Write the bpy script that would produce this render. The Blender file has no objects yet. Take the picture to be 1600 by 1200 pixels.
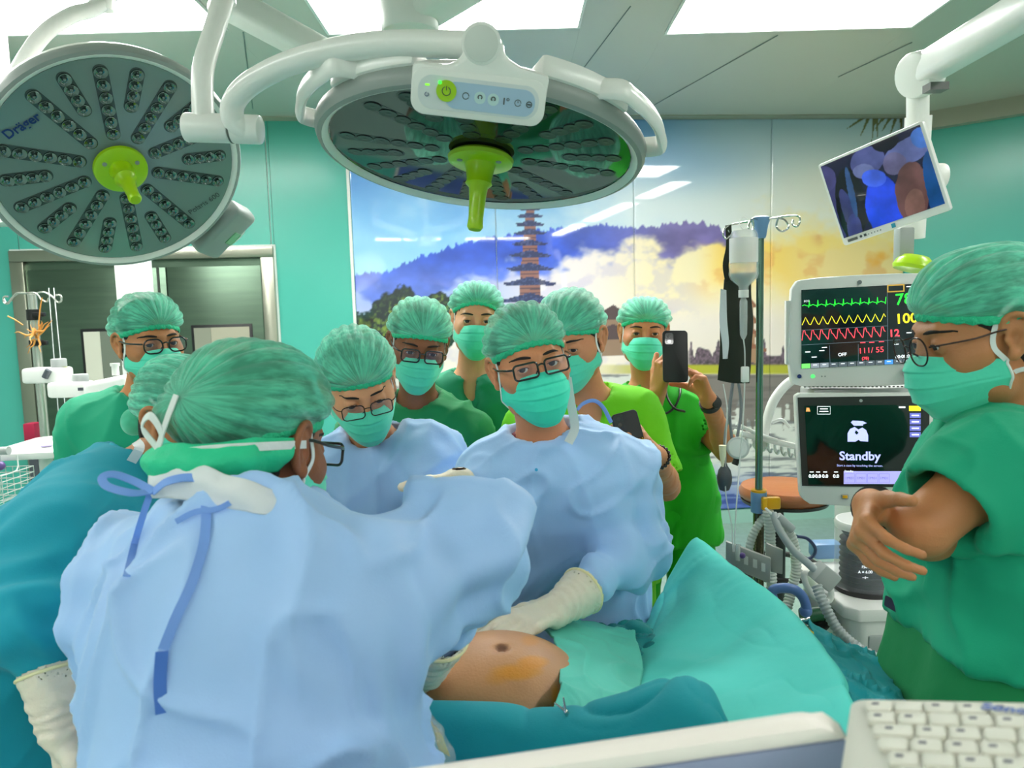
import bpy, bmesh, math, random
import numpy as np
from mathutils import Vector, Matrix
random.seed(7); np.random.seed(7)
S = bpy.context.scene
COL = S.collection
# ---------------------------------------------------------------- camera
FP = 1150.0; CZ = 1.66
PIT, ROL = math.radians(5.7), math.radians(1.6)
F_ = np.array([0, math.cos(PIT), -math.sin(PIT)]); U0 = np.array([0, math.sin(PIT), math.cos(PIT)]); X0 = np.array([1., 0, 0])
R_ = math.cos(ROL)*X0 - math.sin(ROL)*U0
U_ = math.cos(ROL)*U0 + math.sin(ROL)*X0
CP = np.array([0, 0, CZ])
cam_d = bpy.data.cameras.new('camera'); cam = bpy.data.objects.new('camera', cam_d); COL.objects.link(cam)
cam.matrix_world = Matrix(((R_[0], U_[0], -F_[0], 0), (R_[1], U_[1], -F_[1], 0), (R_[2], U_[2], -F_[2], CZ), (0, 0, 0, 1)))
cam_d.sensor_width = 36; cam_d.lens = FP/1600*36; cam_d.clip_start = .02; cam_d.clip_end = 60
cam_d.dof.use_dof = True; cam_d.dof.focus_distance = 1.8; cam_d.dof.aperture_fstop = 6.5
S.camera = cam
# ---------------------------------------------------------------- light and exposure
w = bpy.data.worlds.new('world'); S.world = w; w.use_nodes = True
w.node_tree.nodes['Background'].inputs[0].default_value = (.75, .85, .9, 1); w.node_tree.nodes['Background'].inputs[1].default_value = .35
S.view_settings.view_transform = 'Standard'; S.view_settings.look = 'None'; S.view_settings.gamma = 1
S.view_settings.use_curve_mapping = False
S.view_settings.exposure = 0.5
LIGHT = 19      # ceiling panel strength
# ---------------------------------------------------------------- geometry helpers
def ray(px, py):
    d = F_*FP + R_*(px-800) + U_*(600-py)
    return d/np.linalg.norm(d)
def W(px, py, Y):
    d = ray(px, py); return CP + d*(Y/d[1])
def WZ(px, py, z):
    d = ray(px, py); return CP + d*((z-CZ)/d[2])
def WP(px, py, p0, n):
    d = ray(px, py); return CP + d*(np.dot(np.asarray(p0)-CP, n)/np.dot(d, n))
def proj(P):
    P = np.asarray(P)-CP; z = P@F_
    return 800+FP*(P@R_)/z, 600-FP*(P@U_)/z
def nrm(v):
    v = np.asarray(v, float); return v/(np.linalg.norm(v)+1e-12)
def A(*a): return np.array(a, float)
def srgb(r, g, b):
    f = lambda c: (c/255/12.92) if c/255 <= .04045 else ((c/255+.055)/1.055)**2.4
    return (f(r), f(g), f(b), 1)
MATS = {}
def mat(name, col, rough=.5, metal=0, bump=0, bscale=60, var=0, vscale=8, emit=0, alpha=1, trans=0, coat=0, sheen=0, sss=0, col2=None, stretch=None, spec=None, emitcol=None):
    m = bpy.data.materials.new(name); m.use_nodes = True; nt = m.node_tree; N = nt.nodes; L = nt.links
    b = N['Principled BSDF']; c = srgb(*col)
    b.inputs['Base Color'].default_value = c; b.inputs['Roughness'].default_value = rough; b.inputs['Metallic'].default_value = metal
    tc = N.new('ShaderNodeTexCoord'); src = tc.outputs['Object']
    if stretch:
        mp = N.new('ShaderNodeMapping'); mp.inputs['Scale'].default_value = stretch; L.new(src, mp.inputs[0]); src = mp.outputs[0]
    if var or col2:
        n = N.new('ShaderNodeTexNoise'); n.inputs['Scale'].default_value = vscale; n.inputs['Detail'].default_value = 5; L.new(src, n.inputs['Vector'])
        r = N.new('ShaderNodeValToRGB'); r.color_ramp.elements[0].position = .35; r.color_ramp.elements[1].position = .65
        c2 = srgb(*col2) if col2 else tuple(min(1, x*(1+var)) for x in c[:3])+(1,)
        c1 = c if col2 else tuple(x*(1-var) for x in c[:3])+(1,)
        r.color_ramp.elements[0].color = c1; r.color_ramp.elements[1].color = c2
        L.new(n.outputs[0], r.inputs[0]); L.new(r.outputs[0], b.inputs['Base Color'])
    if bump:
        n2 = N.new('ShaderNodeTexNoise'); n2.inputs['Scale'].default_value = bscale; n2.inputs['Detail'].default_value = 4; L.new(src, n2.inputs['Vector'])
        bp = N.new('ShaderNodeBump'); bp.inputs['Strength'].default_value = bump; bp.inputs['Distance'].default_value = .01
        L.new(n2.outputs[0], bp.inputs['Height']); L.new(bp.outputs[0], b.inputs['Normal'])
    if emit:
        b.inputs['Emission Color'].default_value = srgb(*(emitcol or col)); b.inputs['Emission Strength'].default_value = emit
    b.inputs['Alpha'].default_value = alpha; b.inputs['Transmission Weight'].default_value = trans
    b.inputs['Coat Weight'].default_value = coat; b.inputs['Coat Roughness'].default_value = .03
    b.inputs['Sheen Weight'].default_value = sheen
    if spec is not None: b.inputs['Specular IOR Level'].default_value = spec
    if sss:
        b.inputs['Subsurface Weight'].default_value = sss; b.inputs['Subsurface Radius'].default_value = (.012, .004, .002); b.inputs['Subsurface Scale'].default_value = 1
    MATS[name] = m; return m
def vmat(name, rough=.5, emit=0, coat=0, bump=0, bscale=50):
    """material coloured by the mesh's painted 'Col' attribute"""
    m = mat(name, (200, 200, 200), rough, coat=coat, bump=bump, bscale=bscale); nt = m.node_tree
    a = nt.nodes.new('ShaderNodeVertexColor'); a.layer_name = 'Col'; b = nt.nodes['Principled BSDF']
    nt.links.new(a.outputs[0], b.inputs['Base Color'])
    if emit:
        nt.links.new(a.outputs[0], b.inputs['Emission Color']); b.inputs['Emission Strength'].default_value = emit
    return m
def mesh_np(name, V, Q, smooth=True):
    """mesh from numpy verts and an (n,k) face array"""
    V = np.asarray(V, np.float32); Q = np.asarray(Q, np.int32); k = Q.shape[1]
    me = bpy.data.meshes.new(name); me.vertices.add(len(V)); me.vertices.foreach_set('co', V.ravel())
    me.loops.add(Q.size); me.loops.foreach_set('vertex_index', Q.ravel())
    me.polygons.add(len(Q)); me.polygons.foreach_set('loop_start', np.arange(0, Q.size, k, dtype=np.int32))
    me.update(calc_edges=True)
    if smooth: me.polygons.foreach_set('use_smooth', np.ones(len(Q), bool))
    return me
def link(name, me, m=None, parent=None, M=None, keep=True):
    o = bpy.data.objects.new(name, me); COL.objects.link(o)
    if m is not None and me is not None and not me.materials: me.materials.append(m)
    if parent is not None:
        o.parent = parent
        if M is None: o.matrix_parent_inverse = PINV(parent)
    if M is not None: o.matrix_local = M if parent is None else (PINV(parent) @ M)
    return o
def PINV(p):
    M = Matrix.Identity(4); q = p
    while q is not None:
        M = q.matrix_parent_inverse @ q.matrix_basis @ M if q.parent is not None else q.matrix_basis @ M
        q = q.parent
    return M.inverted()
def tag(o, label=None, cat=None, group=None, kind=None):
    if label: o['label'] = label
    if cat: o['category'] = cat
    if group: o['group'] = group
    if kind: o['kind'] = kind
    return o
def thing(name, label, cat, loc=(0, 0, 0), group=None):
    o = bpy.data.objects.new(name, None); COL.objects.link(o); o.location = [float(v) for v in loc]; o.empty_display_size = .05
    return tag(o, label, cat, group)
def frame(x, y, z, o=(0, 0, 0)):
    return Matrix(((x[0], y[0], z[0], o[0]), (x[1], y[1], z[1], o[1]), (x[2], y[2], z[2], o[2]), (0, 0, 0, 1)))
def basis_z(z, xh=(1, 0, 0)):
    z = nrm(z); x = np.asarray(xh, float); x = x - z*(x@z)
    if np.linalg.norm(x) < 1e-3: x = np.array([0, 1., 0]); x = x - z*(x@z)
    x = nrm(x); return x, np.cross(z, x), z
class B:
    """collects shapes in one bmesh"""
    def __init__(s): s.b = bmesh.new()
    def _mv(s, vs, M): bmesh.ops.transform(s.b, matrix=M, verts=vs)
    def box(s, c, d, M=None, bev=0, seg=2):
        r = bmesh.ops.create_cube(s.b, size=1); vs = r['verts']
        s._mv(vs, Matrix.Translation([float(v) for v in c]) @ Matrix.Diagonal((d[0], d[1], d[2], 1)))
        if bev:
            es = list({e for v in vs for e in v.link_edges}); q = bmesh.ops.bevel(s.b, geom=es, offset=bev, segments=seg, affect='EDGES', profile=.5)
            vs = list({v for f in q['faces'] for v in f.verts} | {v for v in vs if v.is_valid})
        if M is not None: s._mv(vs, M)
        return s
    def cyl(s, a, b, r1, r2=None, n=24, cap=True):
        a = np.asarray(a, float); b = np.asarray(b, float); x, y, z = basis_z(b-a); r2 = r1 if r2 is None else r2
        r = bmesh.ops.create_cone(s.b, cap_ends=cap, segments=n, radius1=r1, radius2=r2, depth=float(np.linalg.norm(b-a)))
        s._mv(r['verts'], frame(x, y, z, (a+b)/2)); return s
    def sph(s, c, r, n=16, sc=(1, 1, 1), M=None):
        q = bmesh.ops.create_uvsphere(s.b, u_segments=n*2, v_segments=n, radius=r)
        s._mv(q['verts'], Matrix.Translation([float(v) for v in c]) @ Matrix.Diagonal((*sc, 1)))
        if M is not None: s._mv(q['verts'], M)
        return s
    def lathe(s, prof, M, n=32):
        """profile of (r, z) turned about local z"""
        rings = []
        for r, z in prof:
            rings.append([s.b.verts.new(M @ Vector((max(r, 1e-4)*math.cos(2*math.pi*i/n), max(r, 1e-4)*math.sin(2*math.pi*i/n), z))) for i in range(n)])
        for p, q in zip(rings, rings[1:]):
            for i in range(n):
                s.b.faces.new((p[i], p[(i+1) % n], q[(i+1) % n], q[i]))
        for rr in (rings[0][::-1], rings[-1]): s.b.faces.new(rr)
        return s
    def tube(s, pts, r, n=10, closed=False, sub=0, flat=None):
        pts = smooth_line(pts, sub, closed) if sub else [np.asarray(p, float) for p in pts]
        k = len(pts); rad = r if hasattr(r, '__len__') else [r]*k
        if len(rad) != k: rad = list(np.interp(np.linspace(0, 1, k), np.linspace(0, 1, len(rad)), rad))
        T = []
        for i in range(k):
            a = pts[i-1] if (i > 0 or closed) else pts[i]; c = pts[(i+1) % k] if (i < k-1 or closed) else pts[i]
            T.append(nrm(c-a))
        x, y, _ = basis_z(T[0], (0, 0, 1) if abs(T[0][2]) < .9 else (1, 0, 0)); rings = []
        for i in range(k):
            x = nrm(x - T[i]*(x@T[i])); y = np.cross(T[i], x)
            fa, fb = flat if flat else (1, 1)
            rings.append([s.b.verts.new(pts[i]+rad[i]*(fa*math.cos(2*math.pi*j/n)*x+fb*math.sin(2*math.pi*j/n)*y)) for j in range(n)])
        m = k if closed else k-1
        for i in range(m):
            p, q = rings[i], rings[(i+1) % k]
            if closed and i == k-1:
                d = [sum((p[0].co-q[o].co).length for _ in (0,)) for o in range(n)]; o = d.index(min(d)); q = q[o:]+q[:o]
            for j in range(n): s.b.faces.new((p[j], p[(j+1) % n], q[(j+1) % n], q[j]))
        if not closed: s.b.faces.new(rings[0][::-1]); s.b.faces.new(rings[-1])
        return s
    def prism(s, poly, h, M=None, z0=0):
        """extrude a 2D polygon (local xy) from z0 to z0+h"""
        M = M or Matrix.Identity(4); n = len(poly)
        lo = [s.b.verts.new(M @ Vector((p[0], p[1], z0))) for p in poly]; hi = [s.b.verts.new(M @ Vector((p[0], p[1], z0+h))) for p in poly]
        s.b.faces.new(lo[::-1]); s.b.faces.new(hi)
        for i in range(n): s.b.faces.new((lo[i], lo[(i+1) % n], hi[(i+1) % n], hi[i]))
        return s
    def ribbon(s, pts, wdt, nrmv, th=.0015, sub=6):
        """flat band along pts, its width across normal direction nrmv(list or one vector)"""
        pts = smooth_line(pts, sub); k = len(pts); rr = []
        for i in range(k):
            t = nrm(pts[min(i+1, k-1)]-pts[max(i-1, 0)]); n = nrm(nrmv(pts[i]) if callable(nrmv) else nrmv); n = nrm(n-t*(n@t)); sd = np.cross(t, n)
            rr.append([s.b.verts.new(pts[i]+sd*wdt/2*a+n*th*b) for a, b in ((-1, -.5), (1, -.5), (1, .5), (-1, .5))])
        for p, q in zip(rr, rr[1:]):
            for j in range(4): s.b.faces.new((p[j], p[(j+1) % 4], q[(j+1) % 4], q[j]))
        s.b.faces.new(rr[0][::-1]); s.b.faces.new(rr[-1]); return s
    def me(s, name='m', smooth=True, angle=40, bevel=0):
        bmesh.ops.recalc_face_normals(s.b, faces=s.b.faces[:])
        if bevel:
            es = [e for e in s.b.edges if len(e.link_faces) == 2 and e.calc_face_angle(0) > .6]
            bmesh.ops.bevel(s.b, geom=es, offset=bevel, segments=2, affect='EDGES', profile=.5)
        m = bpy.data.meshes.new(name)
        if smooth:
            for f in s.b.faces: f.smooth = True
            for e in s.b.edges:
                if len(e.link_faces) == 2 and e.calc_face_angle(0) > math.radians(angle): e.smooth = False
        s.b.to_mesh(m); s.b.free(); return m
    def ob(s, name, m, parent=None, M=None, **k):
        return link(name, s.me(name, **k), m, parent, M)
def smooth_line(P, sub=6, closed=False):
    P = [np.asarray(p, float) for p in P]; n = len(P); out = []
    if n < 3: 
        return [P[0]+(P[-1]-P[0])*t for t in np.linspace(0, 1, sub+1)]
    for i in range(n if closed else n-1):
        p0 = P[(i-1) % n] if (closed or i > 0) else 2*P[0]-P[1]; p1 = P[i]; p2 = P[(i+1) % n]
        p3 = P[(i+2) % n] if (closed or i < n-2) else 2*P[-1]-P[-2]
        for t in np.arange(sub)/sub:
            out.append(.5*((2*p1)+(-p0+p2)*t+(2*p0-5*p1+4*p2-p3)*t*t+(-p0+3*p1-3*p2+p3)*t**3))
    if not closed: out.append(P[-1])
    return out
def rrect(w_, h_, r, n=6):
    out = []
    for cx, cy, a0 in ((w_/2-r, h_/2-r, 0), (-w_/2+r, h_/2-r, 90), (-w_/2+r, -h_/2+r, 180), (w_/2-r, -h_/2+r, 270)):
        for i in range(n+1):
            a = math.radians(a0+90*i/n); out.append((cx+r*math.cos(a), cy+r*math.sin(a)))
    return out
_font_cache = {}
def text(txt, size, m, parent, M, ax='CENTER', bold=0.0, ext=.0002, name='lettering'):
    cu = bpy.data.curves.new('t', 'FONT'); cu.body = txt; cu.size = size; cu.align_x = ax; cu.align_y = 'CENTER'; cu.extrude = ext; cu.offset = bold; cu.resolution_u = 3
    o = bpy.data.objects.new('t', cu); COL.objects.link(o); dg = bpy.context.evaluated_depsgraph_get()
    me = bpy.data.meshes.new_from_object(o.evaluated_get(dg)); bpy.data.objects.remove(o); bpy.data.curves.remove(cu)
    me.materials.clear()
    return link(name, me, m, parent, M)
# ---------------------------------------------------------------- noise
def _h(i, j, k, s):
    n = (i*374761393 + j*668265263 + k*2147483647 + s*974634777) & 0xffffffff
    n = ((n ^ (n >> 13))*1274126177) & 0xffffffff
    return ((n ^ (n >> 16)) & 0xffff)/32767.5-1
def noise(p, seed=0):
    p = np.asarray(p, float); i = np.floor(p).astype(np.int64); f = p-i; u = f*f*f*(f*(f*6-15)+10)
    r = 0
    for dx in (0, 1):
        for dy in (0, 1):
            for dz in (0, 1):
                wgt = (u[:, 0] if dx else 1-u[:, 0])*(u[:, 1] if dy else 1-u[:, 1])*(u[:, 2] if dz else 1-u[:, 2])
                r = r + wgt*_h(i[:, 0]+dx, i[:, 1]+dy, i[:, 2]+dz, seed)
    return r
def fbm(p, oct=3, seed=0):
    r = 0; a = 1.; p = np.asarray(p, float)
    for o in range(oct): r = r+a*noise(p*(2**o), seed+o*17); a *= .5
    return r
# ---------------------------------------------------------------- signed distance fields -> mesh
def _axis(lo, hi, h, fines):
    xs = [lo]; x = lo
    while x < hi:
        st = h
        for a, b, hf in fines:
            if a-1e-9 <= x < b: st = min(st, hf)
            elif x < a < x+st: st = max(a-x, hf)
        x += st; xs.append(x)
    return np.array(xs)
class SDF:
    def __init__(s, lo, hi, h, fines=()):
        """fines: [(lo3, hi3, step)] boxes meshed more finely"""
        s.ax = [_axis(lo[i], hi[i], h, [(f[0][i], f[1][i], f[2]) for f in fines]) for i in range(3)]
        s.v = np.full([len(a) for a in s.ax], 1., np.float32)
    def _sl(s, lo, hi, m):
        out = []
        for i in range(3):
            a = np.searchsorted(s.ax[i], lo[i]-m); b = np.searchsorted(s.ax[i], hi[i]+m)
            out.append(slice(max(0, a-1), b+1))
        return tuple(out)
    def apply(s, fn, lo, hi, k=.02, op='u'):
        m = k+.02; sl = s._sl(lo, hi, m); X, Y, Z = [s.ax[i][sl[i]].astype(np.float32) for i in range(3)]
        if min(len(X), len(Y), len(Z)) == 0: return
        d = fn(X[:, None, None], Y[None, :, None], Z[None, None, :]); v = s.v[sl]
        if op == 'u':
            hh = np.maximum(k-np.abs(v-d), 0); s.v[sl] = np.minimum(v, d)-hh*hh/(4*k)
        elif op == 's':
            d = -d; hh = np.maximum(k-np.abs(v-d), 0); s.v[sl] = np.maximum(v, d)+hh*hh/(4*k)
        elif op == 'i':
            s.v = np.maximum(s.v, 1e3) if False else s.v; s.v[sl] = np.maximum(v, d)
    def rc(s, a, b, ra, rb=None, k=.02, op='u', sc=None):
        a = np.asarray(a, np.float32); b = np.asarray(b, np.float32); rb = ra if rb is None else rb; R = max(ra, rb)
        ab = b-a; L2 = float(ab@ab)+1e-9
        def fn(X, Y, Z):
            px, py, pz = X-a[0], Y-a[1], Z-a[2]; t = np.clip((px*ab[0]+py*ab[1]+pz*ab[2])/L2, 0, 1)
            return np.sqrt((px-t*ab[0])**2+(py-t*ab[1])**2+(pz-t*ab[2])**2)-(ra+(rb-ra)*t)
        s.apply(fn, np.minimum(a, b)-R, np.maximum(a, b)+R, k, op)
    def ell(s, c, r, k=.02, op='u', M=None):
        c = np.asarray(c, np.float32); r = np.asarray(r, np.float32); R = r.max() if M is not None else r
        def fn(X, Y, Z):
            x, y, z = X-c[0], Y-c[1], Z-c[2]
            if M is not None: x, y, z = [x*M[0][i]+y*M[1][i]+z*M[2][i] for i in range(3)]
            k0 = np.sqrt((x/r[0])**2+(y/r[1])**2+(z/r[2])**2); k1 = np.sqrt((x/r[0]**2)**2+(y/r[1]**2)**2+(z/r[2]**2)**2)+1e-6
            return k0*(k0-1)/k1
        s.apply(fn, c-R, c+R, k, op)
    def mesh(s, name, smooth=2, disp=None):
        v = s.v; X, Y, Z = s.ax; ins = v < 0
        c = [ins[a:v.shape[0]-1+a, b:v.shape[1]-1+b, d:v.shape[2]-1+d] for a in (0, 1) for b in (0, 1) for d in (0, 1)]
        al = c[0].copy(); an = c[0].copy()
        for q in c[1:]: al &= q; an |= q
        act = an & ~al; I = np.argwhere(act); idx = np.full(act.shape, -1, np.int32); idx[act] = np.arange(len(I))
        acc = np.zeros((len(I), 3)); cnt = np.zeros(len(I))
        cor = [(a, b, d) for a in (0, 1) for b in (0, 1) for d in (0, 1)]
        for p in cor:
            for ax in range(3):
                if p[ax] == 0:
                    q = list(p); q[ax] = 1
                    va = v[I[:, 0]+p[0], I[:, 1]+p[1], I[:, 2]+p[2]]; vb = v[I[:, 0]+q[0], I[:, 1]+q[1], I[:, 2]+q[2]]
                    m = (va < 0) != (vb < 0); t = np.where(m, va/(va-vb+1e-12), 0)
                    pa = np.stack([s.ax[i][I[:, i]+p[i]] for i in range(3)], 1); pb = np.stack([s.ax[i][I[:, i]+q[i]] for i in range(3)], 1)
                    acc += np.where(m[:, None], pa+(pb-pa)*t[:, None], 0); cnt += m
        V = acc/np.maximum(cnt, 1)[:, None]; Q = []
        for ax in range(3):
            n = [slice(1, -1)]*3; n[ax] = slice(0, None)
            lo = [slice(1, -1)]*3; hi = [slice(1, -1)]*3; lo[ax] = slice(0, -1); hi[ax] = slice(1, None)
            a = ins[tuple(lo)]; b = ins[tuple(hi)]; ch = np.argwhere(a != b)
            if not len(ch): continue
            fl = a[ch[:, 0], ch[:, 1], ch[:, 2]]; o = ch.copy(); u, w_ = [(1, 2), (2, 0), (0, 1)][ax]
            o[:, u] += 1; o[:, w_] += 1
            def g(du, dw):
                e = o.copy(); e[:, u] -= du; e[:, w_] -= dw; return idx[e[:, 0], e[:, 1], e[:, 2]]
            q = np.stack([g(1, 1), g(0, 1), g(0, 0), g(1, 0)], 1); q[~fl] = q[~fl][:, ::-1]; Q.append(q)
        Q = np.concatenate(Q); Q = Q[(Q >= 0).all(1)]
        for _ in range(smooth): V = lap(V, Q, .5)
        me = mesh_np(name, V, Q)
        if disp is not None:
            N = normals(V, Q); V = V+N*disp(V, N)[:, None]; V = lap(V, Q, .55) if smooth > 1 else V; me.vertices.foreach_set('co', V.astype(np.float32).ravel()); me.update()
        return me
def lap(V, Q, f=.5):
    n = len(V); acc = np.zeros((n, 3)); cnt = np.zeros(n)
    for i in range(4):
        a, b = Q[:, i], Q[:, (i+1) % 4]
        for d in range(3): acc[:, d] += np.bincount(a, V[b, d], n)+np.bincount(b, V[a, d], n)
        cnt += np.bincount(a, minlength=n)+np.bincount(b, minlength=n)
    return V+(acc/np.maximum(cnt, 1)[:, None]-V)*f
def normals(V, Q):
    fn = np.cross(V[Q[:, 2]]-V[Q[:, 0]], V[Q[:, 3]]-V[Q[:, 1]]); N = np.zeros_like(V)
    for i in range(4):
        for d in range(3): N[:, d] += np.bincount(Q[:, i], fn[:, d], len(V))
    return N/(np.linalg.norm(N, axis=1, keepdims=True)+1e-12)
def sheet(name, ctrl, nu, nv, m, parent=None, th=.004, disp=None, closed=False):
    """smooth surface through a grid of control points (rows of equal length)"""
    C = np.array([smooth_line(r, nu) for r in ctrl]); C = np.array([smooth_line(list(C[:, j]), nv) for j in range(C.shape[1])]).transpose(1, 0, 2)
    a, b = C.shape[:2]; V = C.reshape(-1, 3); i = np.arange(a*b).reshape(a, b)
    Q = np.stack([i[:-1, :-1], i[:-1, 1:], i[1:, 1:], i[1:, :-1]], -1).reshape(-1, 4)
    if disp is not None:
        uu, vv = np.meshgrid(np.linspace(0, 1, b), np.linspace(0, 1, a)); V = V+normals(V, Q)*disp(V, uu.ravel(), vv.ravel())[:, None]
    N = normals(V, Q); n = len(V); V2 = np.concatenate([V, V-N*th]); e = []
    for r in (i[0, :], i[-1, ::-1], i[::-1, 0], i[:, -1]): e.append(np.stack([r[:-1], r[:-1]+n, r[1:]+n, r[1:]], 1))
    Q = np.concatenate([Q, Q[:, ::-1]+n]+e); return link(name, mesh_np(name, V2, Q), m, parent)
# ---------------------------------------------------------------- setting
H = 3.0; DZ = H-CZ
pL = WZ(550, 187, H); pR = WZ(1418, 184, H)                # foot of the cove of the back wall, at ceiling height
dW = nrm(pR-pL); nW = np.array([dW[1], -dW[0], 0])          # wall normal, towards the camera
def onwall(px, py, off=0): return WP(px, py, pL+nW*off, nW)
teal = mat('teal_panel', (78, 178, 162), .24, spec=.45)
palew = mat('pale_wall', (150, 168, 160), .5)
white_metal = mat('white_metal', (226, 227, 222), .35)
ceilm = mat('ceiling_paint', (202, 199, 188), .22, spec=.5)
covem = mat('cove_paint', (168, 164, 146), .35)
seamm = mat('seam_joint', (225, 232, 228), .5)
steel = mat('steel_door', (92, 112, 96), .34, metal=.85, bump=.05, bscale=30, stretch=(1, 1, 12), var=.08, vscale=2)
steel_f = mat('steel_frame', (165, 165, 150), .28, metal=.9, bump=.04, bscale=40)
chrome = mat('chrome', (215, 218, 215), .15, metal=1)
blackp = mat('black_plastic', (22, 22, 24), .4)
floorm = mat('vinyl_floor', (134, 160, 150), .25, var=.05, vscale=20)
lightm = mat('light_panel', (255, 255, 250), .5, emit=LIGHT)
def wall_frame(off=0):                                       # x along the wall, y up, z out of it
    return frame(dW, (0, 0, 1), nW*1.0, (0, 0, 0))
def wc(px, py):                                              # photo point -> (s along wall from pL, height)
    p = onwall(px, py); return (p-pL)@dW, p[2]
def wp(s, z, off=0): return pL*[1, 1, 0]+dW*s+nW*off+A(0, 0, z)
MW = frame(dW, A(0, 0, 1), nW, pL*[1, 1, 0])                # wall coordinates
def wbox(bm, s0, s1, z0, z1, o0, o1): bm.box(((s0+s1)/2, (z0+z1)/2, (o0+o1)/2), (s1-s0, z1-z0, o1-o0), M=MW); return bm
sR = (pR-pL)@dW
ZC = wc(980, 187)[1]
sL = -2.9
back = wbox(B(), sL-.1, sR+.02, -.05, H+.05, -.12, -.02).ob('wall_back', teal); tag(back, 'flat teal clad wall behind the group, with doors and a printed landscape', kind='structure')
zb = WZ(1110, 856, 0)
# teal cladding panels (thin joints between them)
s_door0, z_door1 = wc(20, 393); s_door1 = wc(428, 384)[0]
seam_s = [wc(413, 200)[0], wc(548, 265)[0]]
def clad(s0, s1, z0, z1): wbox(B(), s0+.004, s1-.004, z0, z1, -.02, 0).ob('panel', teal, back, smooth=False)
clad(sL, wc(30, 393)[0], 0, ZC+.02); clad(wc(30, 393)[0], seam_s[0], z_door1, ZC+.02)
clad(seam_s[0], s_door1+.005, z_door1, ZC+.02); clad(s_door1, seam_s[1], 0, ZC+.02)
wbox(B(), sL, seam_s[1], 0, ZC, -.025, -.012).ob('joint_strip', seamm, back)
# right wall set at 45 degrees
c1 = WZ(1600, 152, H)-pR; d2 = nrm(c1*[1, 1, 0]); n2 = nrm(np.array([d2[1], -d2[0], 0]))
M2 = frame(d2, A(0, 0, 1), n2, pR*[1, 1, 0])
wr = B().box((1.1, H/2, -.06), (2.2, H+.1, .08), M=M2).ob('wall_right', teal); tag(wr, 'teal clad wall set at an angle beside the landscape print', kind='structure')
for k in range(2): B().box((.55+1.1*k, H/2, -.01), (1.09, H, .02), M=M2).ob('panel', teal, wr, smooth=False)
pe = pR*[1, 1, 0]+d2*2.2
# side and rear walls (out of frame, they light and reflect)
XL = float((pL+dW*sL)[0]); YB = float((pL+dW*sL)[1])
for nm, a, b in (('wall_left', A(XL, YB, 0), A(XL, -4.2, 0)), ('wall_rear', A(XL, -4.2, 0), A(pe[0], -4.2, 0)), ('wall_side', A(pe[0], -4.2, 0), A(pe[0], pe[1], 0))):
    d = nrm(b-a); L = np.linalg.norm(b-a); n = A(-d[1], d[0], 0)
    if nm == 'wall_left': n = A(1, 0, 0)
    if nm == 'wall_side': n = A(-1, 0, 0)
    if nm == 'wall_rear': n = A(0, 1, 0)
    B().box((L/2, H/2, -.06), (L+.1, H+.1, .12), M=frame(d, A(0, 0, 1), n, a)).ob(nm, palew)['kind'] = 'structure'
fl = B().box(((XL+pe[0])/2, .7, -.05), (pe[0]-XL+.4, 12.0, .1)).ob('floor', floorm); tag(fl, kind='structure')
skirt = wbox(B(), s_door1+.04, sR, 0, .1, 0, .02).ob('baseboard_back', mat('skirting', (150, 190, 178), .4)); skirt['kind'] = 'structure'
cove = wbox(B(), sL, sR+.02, ZC, ZC+.10, -.02, .10); cove.box((sR*0, 0, 0), (.001, .001, .001), M=MW)
cv = cove.ob('trim_1', covem, bevel=.0); cv['kind'] = 'structure'
B().box((1.1, H-.06, .03), (2.2, .12, .10), M=M2).ob('trim_2', covem)['kind'] = 'structure'
# ceiling as panels with recessed joints, and openings for the light panels
ceil = B().box(((XL+pe[0])/2, .5, H+.14), (pe[0]-XL+.4, 11.6, .08)).ob('ceiling', ceilm); ceil['kind'] = 'structure'
def rect_from(px0, px1, yfar, ynear=3): return
yf = [WZ(x, y, H)[1] for x, y in ((330, 46), (700, 48), (1240, 47))]
YF = float(np.mean(yf)); YN = YF-.62
print('light far edge', yf, 'ZC', ZC, 'wall', pL, pR, 'xl', XL)
LX = [(float(WZ(-120, 46, H)[0]), float(WZ(357, 46, H)[0])), (float(WZ(508, 48, H)[0]), float(WZ(905, 48, H)[0])), (float(WZ(1040, 47, H)[0]), float(WZ(1418, 47, H)[0]))]
LR = [(a, y-.62, b, y) for (a, b), y in zip(LX, yf)]
LR += [(a, -3.3, b, -2.9) for a, b in LX]
for sx in (2.25, -2.55):
    for y0, y1 in ((1.75, YN-.12), (-.55, 1.4), (-2.7, -.9)): LR.append((sx, y0, sx+.28, y1))
xs = sorted(set([XL, pe[0]]+[r[0] for r in LR[:3]]+[r[2] for r in LR[:3]])); 
def free_cells(rects, x0, y0, x1, y1):
    X = sorted({x0, x1}|{r[0] for r in rects}|{r[2] for r in rects}); Yv = sorted({y0, y1}|{r[1] for r in rects}|{r[3] for r in rects}); out = []
    for a, b in zip(X, X[1:]):
        run = None
        for c, d in zip(Yv, Yv[1:]):
            mx, my = (a+b)/2, (c+d)/2
            if x0 <= mx <= x1 and y0 <= my <= y1 and not any(r[0] < mx < r[2] and r[1] < my < r[3] for r in rects):
                if run: run[3] = d
                else: run = [a, c, b, d]
            elif run: out.append(tuple(run)); run = None
        if run: out.append(tuple(run))
    return out
bm = B()
for r in free_cells(LR, XL, -4.2, pe[0], 5.9): bm.box(((r[0]+r[2])/2, (r[1]+r[3])/2, H+.05), (r[2]-r[0]-.0005, r[3]-r[1]-.0005, .1))
bm.ob('ceiling_panel', ceilm, ceil, smooth=False)
jm = mat('ceiling_joint', (120, 132, 125), .5)
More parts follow.
